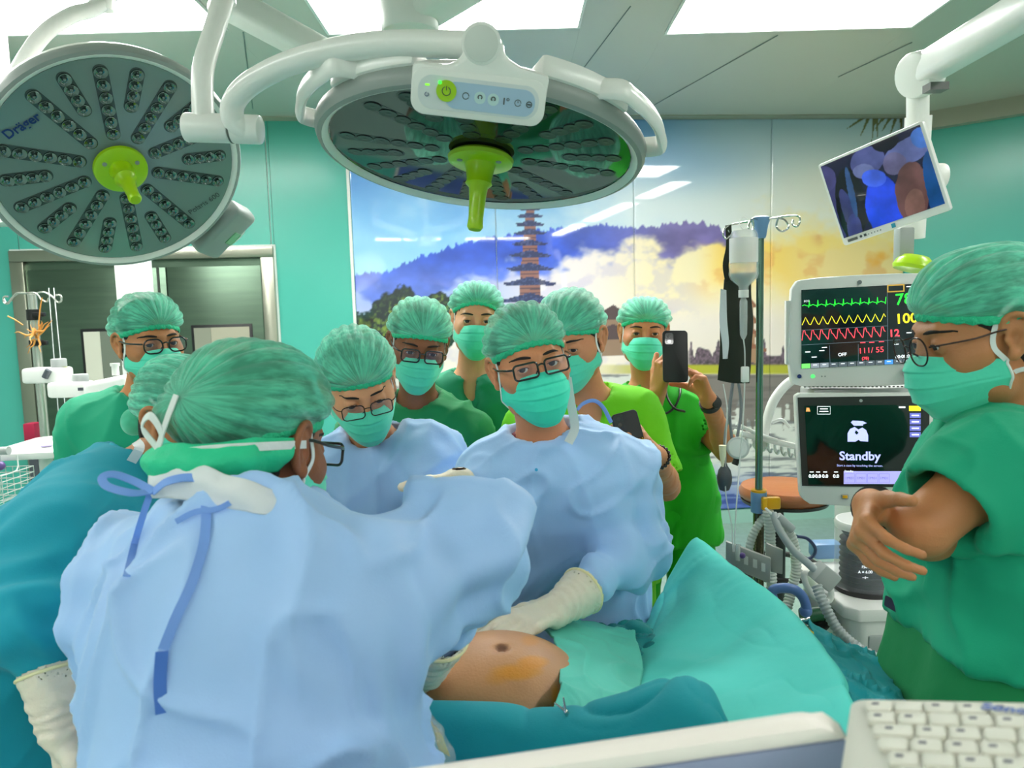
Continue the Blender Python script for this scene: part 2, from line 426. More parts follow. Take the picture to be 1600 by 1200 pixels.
for (xa, ya, xb, yb) in ((1020, 165, 1215, 55), (640, 175, 560, 120), (1310, 120, 1425, 66), (860, 175, 985, 10), (395, 170, 380, 50)):
    a = WZ(xa, ya, H-.001); b = WZ(xb, yb, H-.001); a[2] = b[2] = H-.0015
    B().cyl(a, b, .0035, n=4).ob('joint', jm, ceil)
for i, r in enumerate(LR):
    t = thing('ceiling_light', '', 'light', ((r[0]+r[2])/2, (r[1]+r[3])/2, H))
    if i < 3: t['label'] = ['bright flush ceiling light above the round lamp head facing the viewer', 'bright flush ceiling light crossed by grey boom arms', 'long bright flush ceiling light over the bottle pole'][i]
    else: t['label'] = 'flush ceiling light mirrored in the glossy wall print'; t['group'] = 'ceiling lights behind the viewer'
    t['group'] = 'flush ceiling lights'
    w_, d_ = r[2]-r[0], r[3]-r[1]
    B().box(((r[0]+r[2])/2, (r[1]+r[3])/2, H+.02), (w_-.03, d_-.03, .01)).ob('diffuser', lightm, t)
    f = B()
    for cx, cy, a, b in ((0, d_/2-.008, w_, .016), (0, -d_/2+.008, w_, .016), (w_/2-.008, 0, .016, d_-.033), (-w_/2+.008, 0, .016, d_-.033)):
        f.box(((r[0]+r[2])/2+cx, (r[1]+r[3])/2+cy, H+.018), (a-.002, b-.002, .05))
    f.ob('frame', white_metal, t)
# printed landscape: glossy wall panels, painted per vertex
murm = vmat('landscape_print', .35, coat=1.0); murm.node_tree.nodes['Principled BSDF'].inputs['Coat IOR'].default_value = 1.75
def mural_colour(px, py):
    n = len(px); P = np.stack([px/100, py/100, px*0], 1); C = np.zeros((n, 3))
    def mix(c, col, a): return c*(1-a[:, None])+np.array(col, float)*a[:, None]
    ss = lambda e0, e1, x: (lambda t: t*t*(3-2*t))(np.clip((x-e0)/(e1-e0), 0, 1))
    f1 = fbm(P*[1.1, 1.6, 1], 5, 3); f2 = fbm(P*[3, 4, 1], 4, 9)
    C[:] = (70, 145, 225); C = mix(C, (150, 205, 245), ss(240, 400, py+f1*20)); C = mix(C, (222, 232, 238), ss(640, 1020, px+f1*60)*ss(180, 330, py))
    C = mix(C, (165, 195, 220), ss(900, 1150, px)*(1-ss(210, 320, py))); C = mix(C, (244, 240, 226), ss(1040, 1300, px)*ss(140, 300, py))
    C = mix(C, (255, 222, 130), ss(1150, 1260, px+f1*40)*ss(320, 400, py+f2*25)); C = mix(C, (248, 168, 50), ss(1290, 1400, px+f1*40)*ss(345, 400, py+f1*30))
    C = mix(C, (226, 140, 90), ss(.25, .6, f1)*ss(1260, 1300, px)*ss(330, 350, py)*(1-ss(370, 390, py)))
    ridge = np.interp(px, [540, 600, 650, 700, 760, 830, 900, 950, 1000, 1060, 1100, 1150, 1200, 1420], [432, 425, 405, 385, 371, 362, 355, 351, 356, 348, 347, 362, 420, 420])
    ridge = ridge+noise(np.stack([px/7, px*0, px*0], 1), 5)*3+noise(np.stack([px/2.5, px*0, px*0], 1), 6)*3
    m = ss(-1, 2, py-ridge)*(1-ss(1140, 1185, px)); mc = mix(np.zeros((n, 3))+(52, 86, 205), (118, 104, 165), ss(850, 1080, px)); mc = mix(mc, (95, 120, 220), ss(390, 460, py))
    mc = mc*(1+.10*f2[:, None]); C = C*(1-m[:, None])+mc*m[:, None]
    top = np.interp(px, [540, 640, 700, 760, 800, 850, 900, 950, 1000, 1050, 1085, 1100, 1150, 1420], [455, 470, 455, 430, 415, 420, 398, 388, 385, 400, 385, 372, 360, 400])+f1*22+f2*8
    cl = ss(0, 18, py-top); cc = mix(np.zeros((n, 3))+(160, 175, 235), (240, 226, 228), ss(690, 900, px)); cc = mix(cc, (250, 232, 190), ss(900, 1050, px)*(1-ss(440, 540, py)))
    cc = mix(cc, (255, 214, 110), ss(1080, 1140, px)*(1-ss(420, 480, py+f1*20))); cc = mix(cc, (236, 222, 212), ss(470, 530, py)); cc = mix(cc, (250, 220, 150), ss(1200, 1300, px)*(1-ss(480, 560, py)))
    sh = ss(.0, .7, f2+f1*.5)*.35; cc = mix(cc, (185, 175, 215), sh*(1-ss(1050, 1120, px))); cc = mix(cc, (235, 150, 80), sh*ss(1050, 1120, px)*(1-ss(430, 480, py)))
    C = C*(1-cl[:, None])+cc*cl[:, None]
    # near trees at the left
    for cx, cy, rx, ry in ((632, 520, 62, 72), (585, 545, 40, 60), (690, 500, 40, 45), (560, 560, 40, 70)):
        d = ((px-cx)/rx)**2+((py-cy)/ry)**2+fbm(P*8, 3, 4)*.28; a = 1-ss(.85, 1.0, d); t = ss(-.4, .5, fbm(P*22, 2, 8))
        tc = mix(np.zeros((n, 3))+(18, 26, 34), (120, 140, 50), t*ss(0, .8, 1-d)); C = C*(1-a[:, None])+tc*a[:, None]
    # far shore
    tl = 560-22*np.abs(noise(np.stack([px/13, px*0, px*0], 1), 21))-26*np.maximum(0, noise(np.stack([px/6, px*0, px*0], 1), 22))
    a = ss(-1, 2, py-tl)*ss(1070, 1082, px)*(1-ss(576, 580, py)); C = C*(1-a[:, None])+(np.array((98, 78, 92))*(1+.35*noise(P*35, 2))[:, None])*a[:, None]
    a = ss(568, 572, py)*(1-ss(582, 586, py))*ss(900, 1050, px); C = mix(C, (178, 176, 40), a)
    # water
    a = ss(584, 586, py); wv = fbm(np.stack([px/60, py/5, px*0], 1), 4, 31); wc_ = mix(np.zeros((n, 3))+(214, 214, 208), (92, 92, 98), ss(.15, .7, wv)*.75)
    rf = ss(-2, 3, (584+(584-tl)*1.9+noise(np.stack([px/5, py/3, px*0], 1), 3)*10)-py)*ss(1070, 1090, px); wc_ = mix(wc_, (112, 100, 96), rf*.85)
    wc_ = mix(wc_, (70, 95, 185), ss(715, 800, py+f1*25)); wc_ = mix(wc_, (40, 60, 140), ss(.1, .6, wv)*ss(720, 780, py)*.7); wc_ = mix(wc_, (48, 72, 165), ss(800, 850, py)*.7)
    C = C*(1-a[:, None])+wc_*a[:, None]
    # temple roofs
    for y, hw in ((312, 14), (324, 17), (335, 20), (348, 22), (362, 25), (379, 28), (397, 33), (418, 37), (441, 41), (468, 47)):
        dx = np.abs(px-828); th = hw*.30; e = dx/hw
        bt = (dx < hw*.40)*(py > y)*(py < y+hw*.55+4); C = mix(C, (150, 98, 92), bt*1.); C = mix(C, (60, 45, 70), bt*(np.abs(((py-y) % 7)-3) < 1.2)*.7)
        yy = y+2+(1-e)*-th*.9+np.maximum(0, e-.8)*6*-1
        rf = (e < 1)*(py > yy)*(py < y+5-2*(e > .9)); C = mix(C, (42, 48, 96), rf*1.); C = mix(C, (85, 95, 150), rf*(noise(P*40, 3) > .35)*.6)
    dx = np.abs(px-828); bt = (dx < 34)*(py > 478)*(py < 560); C = mix(C, (120, 80, 70), bt*1.)
    # small temple
    for y, hw in ((492, 22), (522, 30)):
        dx = np.abs(px-958); C = mix(C, (150, 120, 100), ((dx < hw*.7)*(py > y)*(py < y+34))*1.); C = mix(C, (86, 66, 70), ((dx < hw)*(py > y-14*(1-dx/hw)-2)*(py < y+8))*1.)
    dx = np.abs(px-1173)
    for y, hw in ((475, 8), (500, 12), (522, 18), (545, 24)): C = mix(C, (150, 92, 66), ((dx < hw)*(py > y-10*(1-dx/hw))*(py < y+5))*1.); C = mix(C, (170, 130, 100), ((dx < hw*.4)*(py > y)*(py < y+22))*1.)
    # bamboo spray at the top
    for bx, by, ex, ey in ((1352, 182, 1322, 202), (1358, 182, 1344, 214), (1366, 182, 1362, 222), (1370, 182, 1371, 214), (1392, 182, 1378, 205), (1400, 182, 1390, 214), (1408, 182, 1408, 206), (1382, 182, 1368, 200)):
        t = np.clip(((px-bx)*(ex-bx)+(py-by)*(ey-by))/((ex-bx)**2+(ey-by)**2), 0, 1); d = np.hypot(px-bx-t*(ex-bx), py-by-t*(ey-by)); C = mix(C, (112, 108, 60), (d < 2.4*(1-t)+.4)*1.)
    return np.clip(C, 0, 255)
def lin(C):
    c = C/255.; return np.where(c <= .04045, c/12.92, ((c+.055)/1.055)**2.4)
def painted(name, pts, fn, m, parent, thick=.02, nrm_=None):
    """grid of world points (a,b,3), coloured per vertex by fn(points)"""
    a, b = pts.shape[:2]; V = pts.reshape(-1, 3); i = np.arange(a*b).reshape(a, b); Q = np.stack([i[:-1, :-1], i[:-1, 1:], i[1:, 1:], i[1:, :-1]], -1).reshape(-1, 4)
    n = len(V); V2 = np.concatenate([V, V-nrm_*thick]); e = []
    for r in (i[0, :], i[-1, ::-1], i[::-1, 0], i[:, -1]): e.append(np.stack([r[:-1], r[:-1]+n, r[1:]+n, r[1:]], 1))
    back_ = np.array([[i[0, 0], i[-1, 0], i[-1, -1], i[0, -1]]])+n
    me = mesh_np(name, V2, np.concatenate([Q]+e+[back_]), smooth=False)
    C = lin(fn(V)); ca = me.color_attributes.new('Col', 'FLOAT_COLOR', 'POINT'); C4 = np.ones((2*n, 4), np.float32); C4[:n, :3] = C; C4[n:, :3] = C
    ca.data.foreach_set('color', C4.ravel()); return link(name, me, m, parent)
mur = thing('wall_print', '', '', (0, 0, 0)); 
tag(mur, 'wide glossy landscape print of a tiered lakeside temple covering the wall', 'wall print')
mur.name = 'landscape_print'
ps = [wc(552, 400)[0], wc(776, 400)[0], wc(990, 300)[0], wc(1205, 300)[0], sR-.005]
for a, b in zip(ps, ps[1:]):
    ns = max(8, int((b-a)/.0075)); nz = int((ZC-.11)/.0085)
    sg = np.linspace(a+.003, b-.003, ns); zg = np.linspace(.11, ZC, nz)
    P = (pL*[1, 1, 0]+nW*.004)[None, None]+dW[None, None]*sg[None, :, None]+np.array([0, 0, 1.])[None, None]*zg[:, None, None]
    painted('panel', P, lambda V: mural_colour(*proj(V)), murm, mur, .02, nW)
wbox(B(), ps[0]-.02, ps[0], .1, ZC, 0, .012).ob('edge_trim', white_metal, mur)
for s_ in ps[1:-1]: wbox(B(), s_-.0025, s_+.0025, .11, ZC, -.015, -.008).ob('joint', seamm, mur)
# steel sliding doors
zt = z_door1; s0, s1 = s_door0, s_door1
def dbox(bm, *a): return wbox(bm, *a)
dr = dbox(B(), s0+.08, s1-.08, 0, zt-.07, .0, .015).ob('door_1', steel); tag(dr, 'stainless steel double door with two small windows', kind='structure')
fr = B(); dbox(fr, s0, s1, zt-.075, zt, 0, .06); dbox(fr, s0, s0+.085, 0, zt-.076, 0, .06); dbox(fr, s1-.085, s1, 0, zt-.076, 0, .06); fr.ob('door_frame', steel_f, dr, bevel=.004)
wm = dbox(B(), s1-.003, s1+.012, 0, zt+.012, 0, .02); dbox(wm, s0-.012, s1+.012, zt, zt+.012, 0, .02); wm.ob('edge_strip', seamm, dr)
sm = wc(265, 450)[0]; s_l = wc(88, 450)[0]
for a, b in ((s0+.09, sm-.004), (sm+.004, s1-.09)): dbox(B(), a, b, .01, zt-.13, .015, .045).ob('door_leaf', steel, dr, bevel=.002)
dbox(B(), sm-.06, sm-.045, .01, zt-.13, .045, .055).ob('door_seam', mat('dark_gap', (50, 58, 50), .6), dr)
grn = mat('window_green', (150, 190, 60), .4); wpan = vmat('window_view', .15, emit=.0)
for k, (xa, ya, xb) in enumerate(((131, 514, 189), (302, 508, 397))):
    a, z1 = wc(xa, ya); b = wc(xb, ya)[0]; z0 = z1-.55
    if k == 0: b = a+.42
    g = B(); g.box(((a+b)/2, (z0+z1)/2, .05), (b-a, z1-z0, .012), M=MW, bev=.004); g.ob('window_gasket', blackp, dr)
    e = .02; u = (b-a-2*e); base = lambda f0, f1, h0, h1, c, nm: wbox(B(), a+e+u*f0, a+e+u*f1, z0+e+(z1-z0-2*e)*h0, z0+e+(z1-z0-2*e)*h1, .056, .059).ob(nm, c, dr)
    if k == 0:
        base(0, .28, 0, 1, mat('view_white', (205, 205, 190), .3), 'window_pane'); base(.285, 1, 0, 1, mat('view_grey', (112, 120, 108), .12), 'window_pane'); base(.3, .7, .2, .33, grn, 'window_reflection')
    else:
        base(0, .3, 0, 1, mat('view_grey2', (140, 142, 128), .12), 'window_pane'); base(.305, 1, 0, 1, mat('view_beige', (172, 168, 150), .2), 'window_pane')
# ---------------------------------------------------------------- heads, hands, bodies
def build_head_field():
    h = .0024; s = SDF((-.100, -.135, -.165), (.100, .145, .14), h)
    s.ell((0, -.012, .035), (.076, .094, .084)); s.ell((0, .03, -.035), (.064, .060, .078), k=.035)
    s.rc((0, .048, -.094), (0, .03, -.085), .026, .03, k=.03); s.rc((-.045, .012, -.078), (.045, .012, -.078), .022, k=.03)
    s.rc((-.034, .078, .024), (-.008, .084, .019), .009, .008, k=.016); s.rc((.034, .078, .024), (.008, .084, .019), .009, .008, k=.016)
    for x in (-1, 1):
        s.rc((x*.046, .060, -.026), (x*.056, .035, -.02), .017, .014, k=.03)
        s.ell((x*.032, .098, -.002), (.019, .020, .014), k=.014, op='s')
    s.rc((0, .086, .010), (0, .104, -.030), .0065, .010, k=.014); s.ell((0, .104, -.034), (.011, .011, .009), k=.008)
    for x in (-1, 1):
        s.ell((x*.012, .094, -.036), (.0085, .011, .0085), k=.006); s.ell((x*.0065, .103, -.043), (.0035, .005, .003), k=.003, op='s')
        s.ell((x*.032, .0775, 0), (.0158, .0145, .0145), k=.006)
        s.ell((x*.032, .0945, -.0012), (.0135, .0125, .0042), k=.002, op='s')
    s.rc((-.018, .083, -.064), (.018, .083, -.064), .0055, k=.008); s.rc((-.014, .083, -.073), (.014, .083, -.073), .0065, k=.008)
    s.rc((-.022, .094, -.0685), (.022, .094, -.0685), .0035, k=.004, op='s')
    for x in (-1, 1):                                        # ears: helix, inner ridge, lobe, bowl
        P = [(.074, .010, .008), (.080, .006, .026), (.086, -.008, .032), (.090, -.022, .024), (.090, -.027, .006), (.086, -.022, -.012), (.081, -.012, -.026), (.077, .002, -.034)]
        P = smooth_line([A(x*a, b, c) for a, b, c in P], 3)
        s.ell((x*.080, -.009, .000), (.0055, .017, .029), k=.006)
        for a, b in zip(P, P[1:]): s.rc(a, b, .0042, k=.003)
        s.ell((x*.0805, .000, -.029), (.0065, .008, .010), k=.005)
        s.ell((x*.090, -.004, -.004), (.010, .010, .013), k=.004, op='s')
        Q = [A(x*.084, -.018, .018), A(x*.086, -.017, .0), A(x*.084, -.010, -.014)]
        for a, b in zip(Q, Q[1:]): s.rc(a, b, .0035, k=.003)
        s.rc((x*.079, .006, -.004), (x*.080, .004, -.010), .004, k=.003)
    return s
HF = build_head_field()
HLO = np.array([a[0] for a in HF.ax]); HH = .0024
def head_sample(x, y, z):
    sh = x.shape; r = np.full(sh, .2, np.float32).ravel(); x, y, z = [(q.ravel()-HLO[i])/HH for i, q in enumerate((x, y, z))]
    n = HF.v.shape; ok = (x >= 0) & (y >= 0) & (z >= 0) & (x < n[0]-1.01) & (y < n[1]-1.01) & (z < n[2]-1.01)
    i, j, k = x[ok].astype(np.int32), y[ok].astype(np.int32), z[ok].astype(np.int32); fx, fy, fz = x[ok]-i, y[ok]-j, z[ok]-k
    f = HF.v.ravel(); sy, sx = n[2], n[1]*n[2]; b = i*sx+j*sy+k
    c = lambda dx, dy, dz: f[b+dx*sx+dy*sy+dz]
    v = ((c(0, 0, 0)*(1-fz)+c(0, 0, 1)*fz)*(1-fy)+(c(0, 1, 0)*(1-fz)+c(0, 1, 1)*fz)*fy)*(1-fx)+((c(1, 0, 0)*(1-fz)+c(1, 0, 1)*fz)*(1-fy)+(c(1, 1, 0)*(1-fz)+c(1, 1, 1)*fz)*fy)*fx
    r[ok] = v; return r.reshape(sh)
def face_y(x, z):
    ys = np.arange(.14, 0, -.0012); v = head_sample(np.full(ys.shape, x), ys, np.full(ys.shape, z)); w_ = np.where(v < 0)[0]
    return ys[w_[0]] if len(w_) else .05
def side_x(y, z, sgn):
    xs = np.arange(.099, 0, -.0012); v = head_sample(xs*sgn, np.full(xs.shape, y), np.full(xs.shape, z)); w_ = np.where(v < 0)[0]
    return sgn*(xs[w_[0]] if len(w_) else .05)
def skin_mat(name, col):
    m = mat(name, col, .48, var=.07, vscale=14, bump=.12, bscale=320, sss=.12, spec=.4); return m
skins = {k: skin_mat('skin_'+k, c) for k, c in dict(tan=(208, 140, 100), warm=(198, 130, 88), brown=(156, 96, 64), deep=(136, 84, 56), light=(218, 156, 116), olive=(188, 126, 82)).items()}
hairm = mat('black_hair', (24, 20, 19), .55, bump=.6, bscale=260, stretch=(1, 1, .3))
hair_gray = mat('grey_hair', (40, 36, 34), .6, bump=.6, bscale=260, col2=(84, 78, 72), vscale=90, stretch=(1, 1, .3))
sclera = mat('eye_white', (226, 222, 214), .12, coat=.6); iris = mat('iris_brown', (44, 24, 16), .3, coat=.15); pupil = mat('pupil', (6, 5, 5), .3, coat=.15)
browm = mat('eyebrow', (30, 23, 20), .8)
def cloth_mat(name, col, rough=.8, sheen=.04, bs=9, b=.35, var=.06, trans=0):
    m = mat(name, col, rough, var=var, vscale=3.5, sheen=sheen, bump=b, bscale=bs)
    nt = m.node_tree; N, L = nt.nodes, nt.links; bs_ = N['Principled BSDF']         # fine weave on top of soft creases
    n = N.new('ShaderNodeTexNoise'); n.inputs['Scale'].default_value = 420; bp = N.new('ShaderNodeBump'); bp.inputs['Strength'].default_value = .12; bp.inputs['Distance'].default_value = .002
    old = bs_.inputs['Normal'].links[0].from_socket; L.new(N.new('ShaderNodeTexCoord').outputs['Object'], n.inputs['Vector']); L.new(n.outputs[0], bp.inputs['Height']); L.new(old, bp.inputs['Normal']); L.new(bp.outputs[0], bs_.inputs['Normal'])
    rn = N.new('ShaderNodeTexNoise'); rn.noise_type = 'RIDGED_MULTIFRACTAL'; rn.inputs['Scale'].default_value = 4.2; rn.inputs['Detail'].default_value = 3; rn.inputs['Distortion'].default_value = .5
    mp = N.new('ShaderNodeMapping'); mp.inputs['Scale'].default_value = (1.3, 1.3, .55); mp.inputs['Rotation'].default_value = (.2, .45, 0); L.new(N.new('ShaderNodeTexCoord').outputs['Object'], mp.inputs[0]); L.new(mp.outputs[0], rn.inputs['Vector'])
    b3 = N.new('ShaderNodeBump'); b3.inputs['Strength'].default_value = .8*b/.35; b3.inputs['Distance'].default_value = .022; L.new(rn.outputs[0], b3.inputs['Height']); L.new(bp.outputs[0], b3.inputs['Normal']); L.new(b3.outputs[0], bs_.inputs['Normal'])
    bs_.inputs['Sheen Roughness'].default_value = .5
    return m
CL = dict(gown=cloth_mat('blue_gown', (164, 202, 250), .6, .15), tealgown=cloth_mat('teal_gown', (0, 150, 172)), dark=cloth_mat('dark_green_scrubs', (0, 128, 72)), jade=cloth_mat('jade_scrubs', (0, 158, 118)),
          sea=cloth_mat('sea_green_scrubs', (14, 138, 102)), lime=cloth_mat('lime_scrubs', (112, 212, 10)), vivid=cloth_mat('vivid_green_scrubs', (22, 168, 18)), drape=cloth_mat('turquoise_drape', (74, 204, 194)),
          drape_l=cloth_mat('mint_drape', (92, 200, 182)), drape_d=cloth_mat('deep_teal_drape', (0, 152, 164)), maroon=cloth_mat('maroon_shirt', (128, 14, 40)), blackcloth=cloth_mat('black_shoe', (28, 28, 30), .5))
def cap_material(name, col, alpha):
    m = mat(name, col, .7, sheen=.4); nt = m.node_tree; N, L = nt.nodes, nt.links; b = N['Principled BSDF']
    tc = N.new('ShaderNodeTexCoord'); wv = N.new('ShaderNodeTexNoise'); wv.inputs['Scale'].default_value = 1; wv.inputs['Detail'].default_value = 3; wv.inputs['Roughness'].default_value = .6; wv.inputs['Distortion'].default_value = .25
    mp = N.new('ShaderNodeMapping'); mp.inputs['Scale'].default_value = (13, 34, 5); at_ = N.new('ShaderNodeAttribute'); at_.attribute_name = 'pleat'; L.new(at_.outputs['Vector'], mp.inputs[0]); L.new(mp.outputs[0], wv.inputs['Vector'])
    nz = N.new('ShaderNodeTexNoise'); nz.inputs['Scale'].default_value = 18; L.new(tc.outputs['Object'], nz.inputs['Vector'])
    mx = N.new('ShaderNodeMath'); mx.operation = 'MULTIPLY'; L.new(wv.outputs[0], mx.inputs[0]); L.new(nz.outputs[0], mx.inputs[1])
    mr = N.new('ShaderNodeMapRange'); mr.inputs['From Min'].default_value = .17; mr.inputs['From Max'].default_value = .36; mr.inputs['To Min'].default_value = alpha; mr.inputs['To Max'].default_value = min(1, alpha+.42); L.new(mx.outputs[0], mr.inputs[0]); L.new(mr.outputs[0], b.inputs['Alpha'])
    bp = N.new('ShaderNodeBump'); bp.inputs['Strength'].default_value = .7; bp.inputs['Distance'].default_value = .006; L.new(mx.outputs[0], bp.inputs['Height']); L.new(bp.outputs[0], b.inputs['Normal'])
    return m
capm = cap_material('bouffant_cap', (104, 226, 188), .42); capm2 = cap_material('bouffant_cap_dense', (92, 210, 172), .46)
rimm = mat('cap_band', (42, 196, 146), .7, bump=.6, bscale=160)
maskm = mat('mask_cloth', (82, 222, 188), .72, bump=.15, bscale=40, sheen=.2); maskb = mat('mask_cloth_bright', (66, 232, 200), .72, bump=.15, bscale=40)
strapm = mat('white_strap', (226, 232, 230), .7, bump=.2, bscale=120)
lensm = mat('lens', (236, 236, 246), .03, alpha=.045); lensm.node_tree.nodes['Principled BSDF'].inputs['Coat Weight'].default_value = .8
lensm.node_tree.nodes['Principled BSDF'].inputs['Coat Tint'].default_value = (.75, .7, 1, 1)
framem = mat('spectacle_black', (20, 18, 20), .25, coat=.5); frame_thin = mat('spectacle_bronze', (70, 52, 48), .25, metal=.6)
glovem = mat('latex_glove', (228, 218, 200), .42, bump=.25, bscale=70, sss=.1); glovec = mat('latex_cuff', (238, 228, 178), .45, bump=.2, bscale=60)
def M_head(c, th, pitch, roll, s):
    return Matrix.Translation([float(v) for v in c]) @ Matrix.Rotation(math.radians(th), 4, 'Z') @ Matrix.Rotation(math.radians(-pitch), 4, 'X') @ Matrix.Rotation(math.radians(roll), 4, 'Y') @ Matrix.Diagonal((s[0], s[1], s[2], 1))
# --- shared local meshes
def hair_mesh():
    s = SDF((-.11, -.13, -.11), (.11, .11, .14), .0035)
    s.ell((0, -.014, .036), (.0795, .0965, .088)); s.ell((0, -.045, -.03), (.066, .055, .052), k=.02)
    s.ell((0, .128, -.03), (.2, .085, .125), k=.008, op='s'); s.ell((0, -.02, -.125), (.15, .2, .058), k=.01, op='s')
    for x in (-1, 1): s.ell((x*.088, -.012, -.015), (.03, .022, .042), k=.006, op='s')
    return s.mesh('hair', 1, lambda V, N: .0012*noise(V*[220, 220, 60], 3))
HAIR = hair_mesh()
def eye_mesh():
    b = B(); n = 28; prof = [(.0125*math.sin(a), .0125*math.cos(a)) for a in np.linspace(0.0001, math.pi, 26)]
    b.lathe(prof, Matrix.Rotation(-math.pi/2, 4, 'X'), n); me = b.me('eye')
    for m in (sclera, iris, pupil): me.materials.append(m)
    for p in me.polygons:
        c = p.center; r = math.hypot(c.x, c.z)
        if c.y > 0: p.material_index = 2 if r < .0024 else (1 if r < .0068 else 0)
    return me
EYE = eye_mesh()
def cap_mesh(front=.044, side=.020, back=-.040, top=.142, px_=.020, pyf=.010, pyb=.026, seed=0, pleat=1.0, sag=0.):
    na, nv = 220, 64; a = np.linspace(0, 2*math.pi, na, endpoint=False)[None, :]; v = np.linspace(0, 1, nv)[:, None]
    ca, sa = np.cos(a), np.sin(a); zr = np.where(ca > 0, side+(front-side)*ca**1.5 if False else side+(front-side)*np.abs(ca)**1.5, side+(back-side)*np.abs(ca)**1.2)
    q = np.sqrt(np.clip(1-((zr-.035)/.09)**2, .25, 1)); rx, ry = .0815*q, .0995*q
    b = np.clip(v/.22, 0, 1); b = b*b*(3-2*b)
    RX = rx*(1-b)+(.0815+px_)*b; RY = ry*(1-b)+(.0995+np.where(ca > 0, pyf, pyb))*b
    e = v*math.pi/2; cr = np.cos(e)**.72; sz = np.sin(e)**1.05
    x = RX*cr*sa; y = -.014+RY*cr*ca-sag*sz*(1-sz); z = zr+(top-zr)*sz-sag*.5*np.clip(-ca, 0, 1)*cr*b
    V = np.stack([x+0*y, y+0*x, z+0*x], -1).reshape(-1, 3); i = np.arange(na*nv).reshape(nv, na); j = np.roll(i, -1, 1)
    Q = np.stack([i[:-1], j[:-1], j[1:], i[1:]], -1).reshape(-1, 4); N = normals(V, Q)
    if (N*(V-[0, 0, .04])).sum() < 0: N = -N; Q = Q[:, ::-1]
    g = V-[0, -.01, .048]; qa = np.arctan2(g[:, 0], g[:, 2]); fd = np.clip(np.hypot(g[:, 0], g[:, 2])/.05, 0, 1); vv = np.repeat(v.ravel(), na)
    d = pleat*fd*(.0050*np.abs(np.sin(11*qa+.7*noise(V*8+seed, 1)))-.0025)+pleat*.0022*noise(V*11+seed*9, seed)+pleat*.0004*np.sin(V[:, 1]*330+2.5*noise(V*18, 5))*fd*np.clip(noise(V*12+seed, 8)+.5, 0, 1)
    V = V+N*(d*np.clip(vv/.06, 0, 1))[:, None]
    me = mesh_np('cap', V, Q); at = me.attributes.new('pleat', 'FLOAT_VECTOR', 'POINT')
    at.data.foreach_set('vector', np.stack([qa, V[:, 1], np.hypot(g[:, 0], g[:, 2])], 1).astype(np.float32).ravel()); return me, (V[:na], N[:na])
def rim_mesh(ring, seed=0, r=.0042):
    P, N = ring; n = len(P); b = B(); P2 = [P[k]+A(0, 0, .0035)+nrm(P[k]*[1, 1, 0])*(.0008*math.sin(k*1.9+seed)) for k in range(0, n, 2)]
    b.tube(P2, [r*(1+.22*math.sin(k*1.7+seed)) for k in range(len(P2))], n=8, closed=True, flat=(1.7, .75)); return b.me('rim')
def mask_mesh(seed=0, big=1.0, drop=0.):
    nu, nv = 61, 56; u = np.linspace(-1, 1, nu)[None, :]; v = np.linspace(0, 1, nv)[:, None]
    yc = np.interp(v, [0, .1, .28, .5, .72, .9, 1], [.1055, .117, .1235, .121, .112, .092, .078]); ye = np.interp(v, [0, .5, 1], [.012, .006, .008])
    xw = np.interp(v, [0, .5, .85, 1], [.0765, .0785, .066, .056]); t = np.abs(u)**2.3
    y = yc*(1-t)+ye*t; x = np.sign(u)*xw*np.abs(u)**.82; zt = np.interp(v, [0, 1], [-.012, -.131-drop]); zs = np.interp(v, [0, 1], [-.034, -.090])
    z = zt*(1-np.abs(u)**2.0)+zs*np.abs(u)**2.0
    sn = np.clip(1-np.abs(u)/.16, 0, 1); y = y+sn*sn*.004*np.clip(1-v/.35, 0, 1); y = y-.004*np.clip(1-v/.1, 0, 1)*(np.abs(u) > .25)*np.clip((np.abs(u)-.25)*4, 0, 1)
    pl = ((v*4.2+.15*u*u+seed*.1) % 1.0); y = y+(pl**2)*.0050*(1-np.abs(u)**3)-.002
    V = np.stack([x+0*y, y, z+0*y], -1).reshape(-1, 3); V[:, 1] += .0016*fbm(V*30+seed, 3, seed)+.0012*noise(V*[70, 20, 20]+seed, 2)*np.abs(np.broadcast_to(u, (nv, nu)).ravel())
    V[:, 0] *= big; i = np.arange(nu*nv).reshape(nv, nu); Q = np.stack([i[:-1, :-1], i[1:, :-1], i[1:, 1:], i[:-1, 1:]], -1).reshape(-1, 4)
    N = normals(V, Q); 
    if N[:, 1].mean() < 0: N = -N; Q = Q[:, ::-1]
    n = len(V); V2 = np.concatenate([V, V-N*.0012]); e = []
    for r in (i[0, :], i[-1, ::-1], i[::-1, 0], i[:, -1]): e.append(np.stack([r[:-1], r[:-1]+n, r[1:]+n, r[1:]], 1))
    return mesh_np('mask', V2, np.concatenate([Q, Q[:, ::-1]+n]+e)), V.reshape(nv, nu, 3)
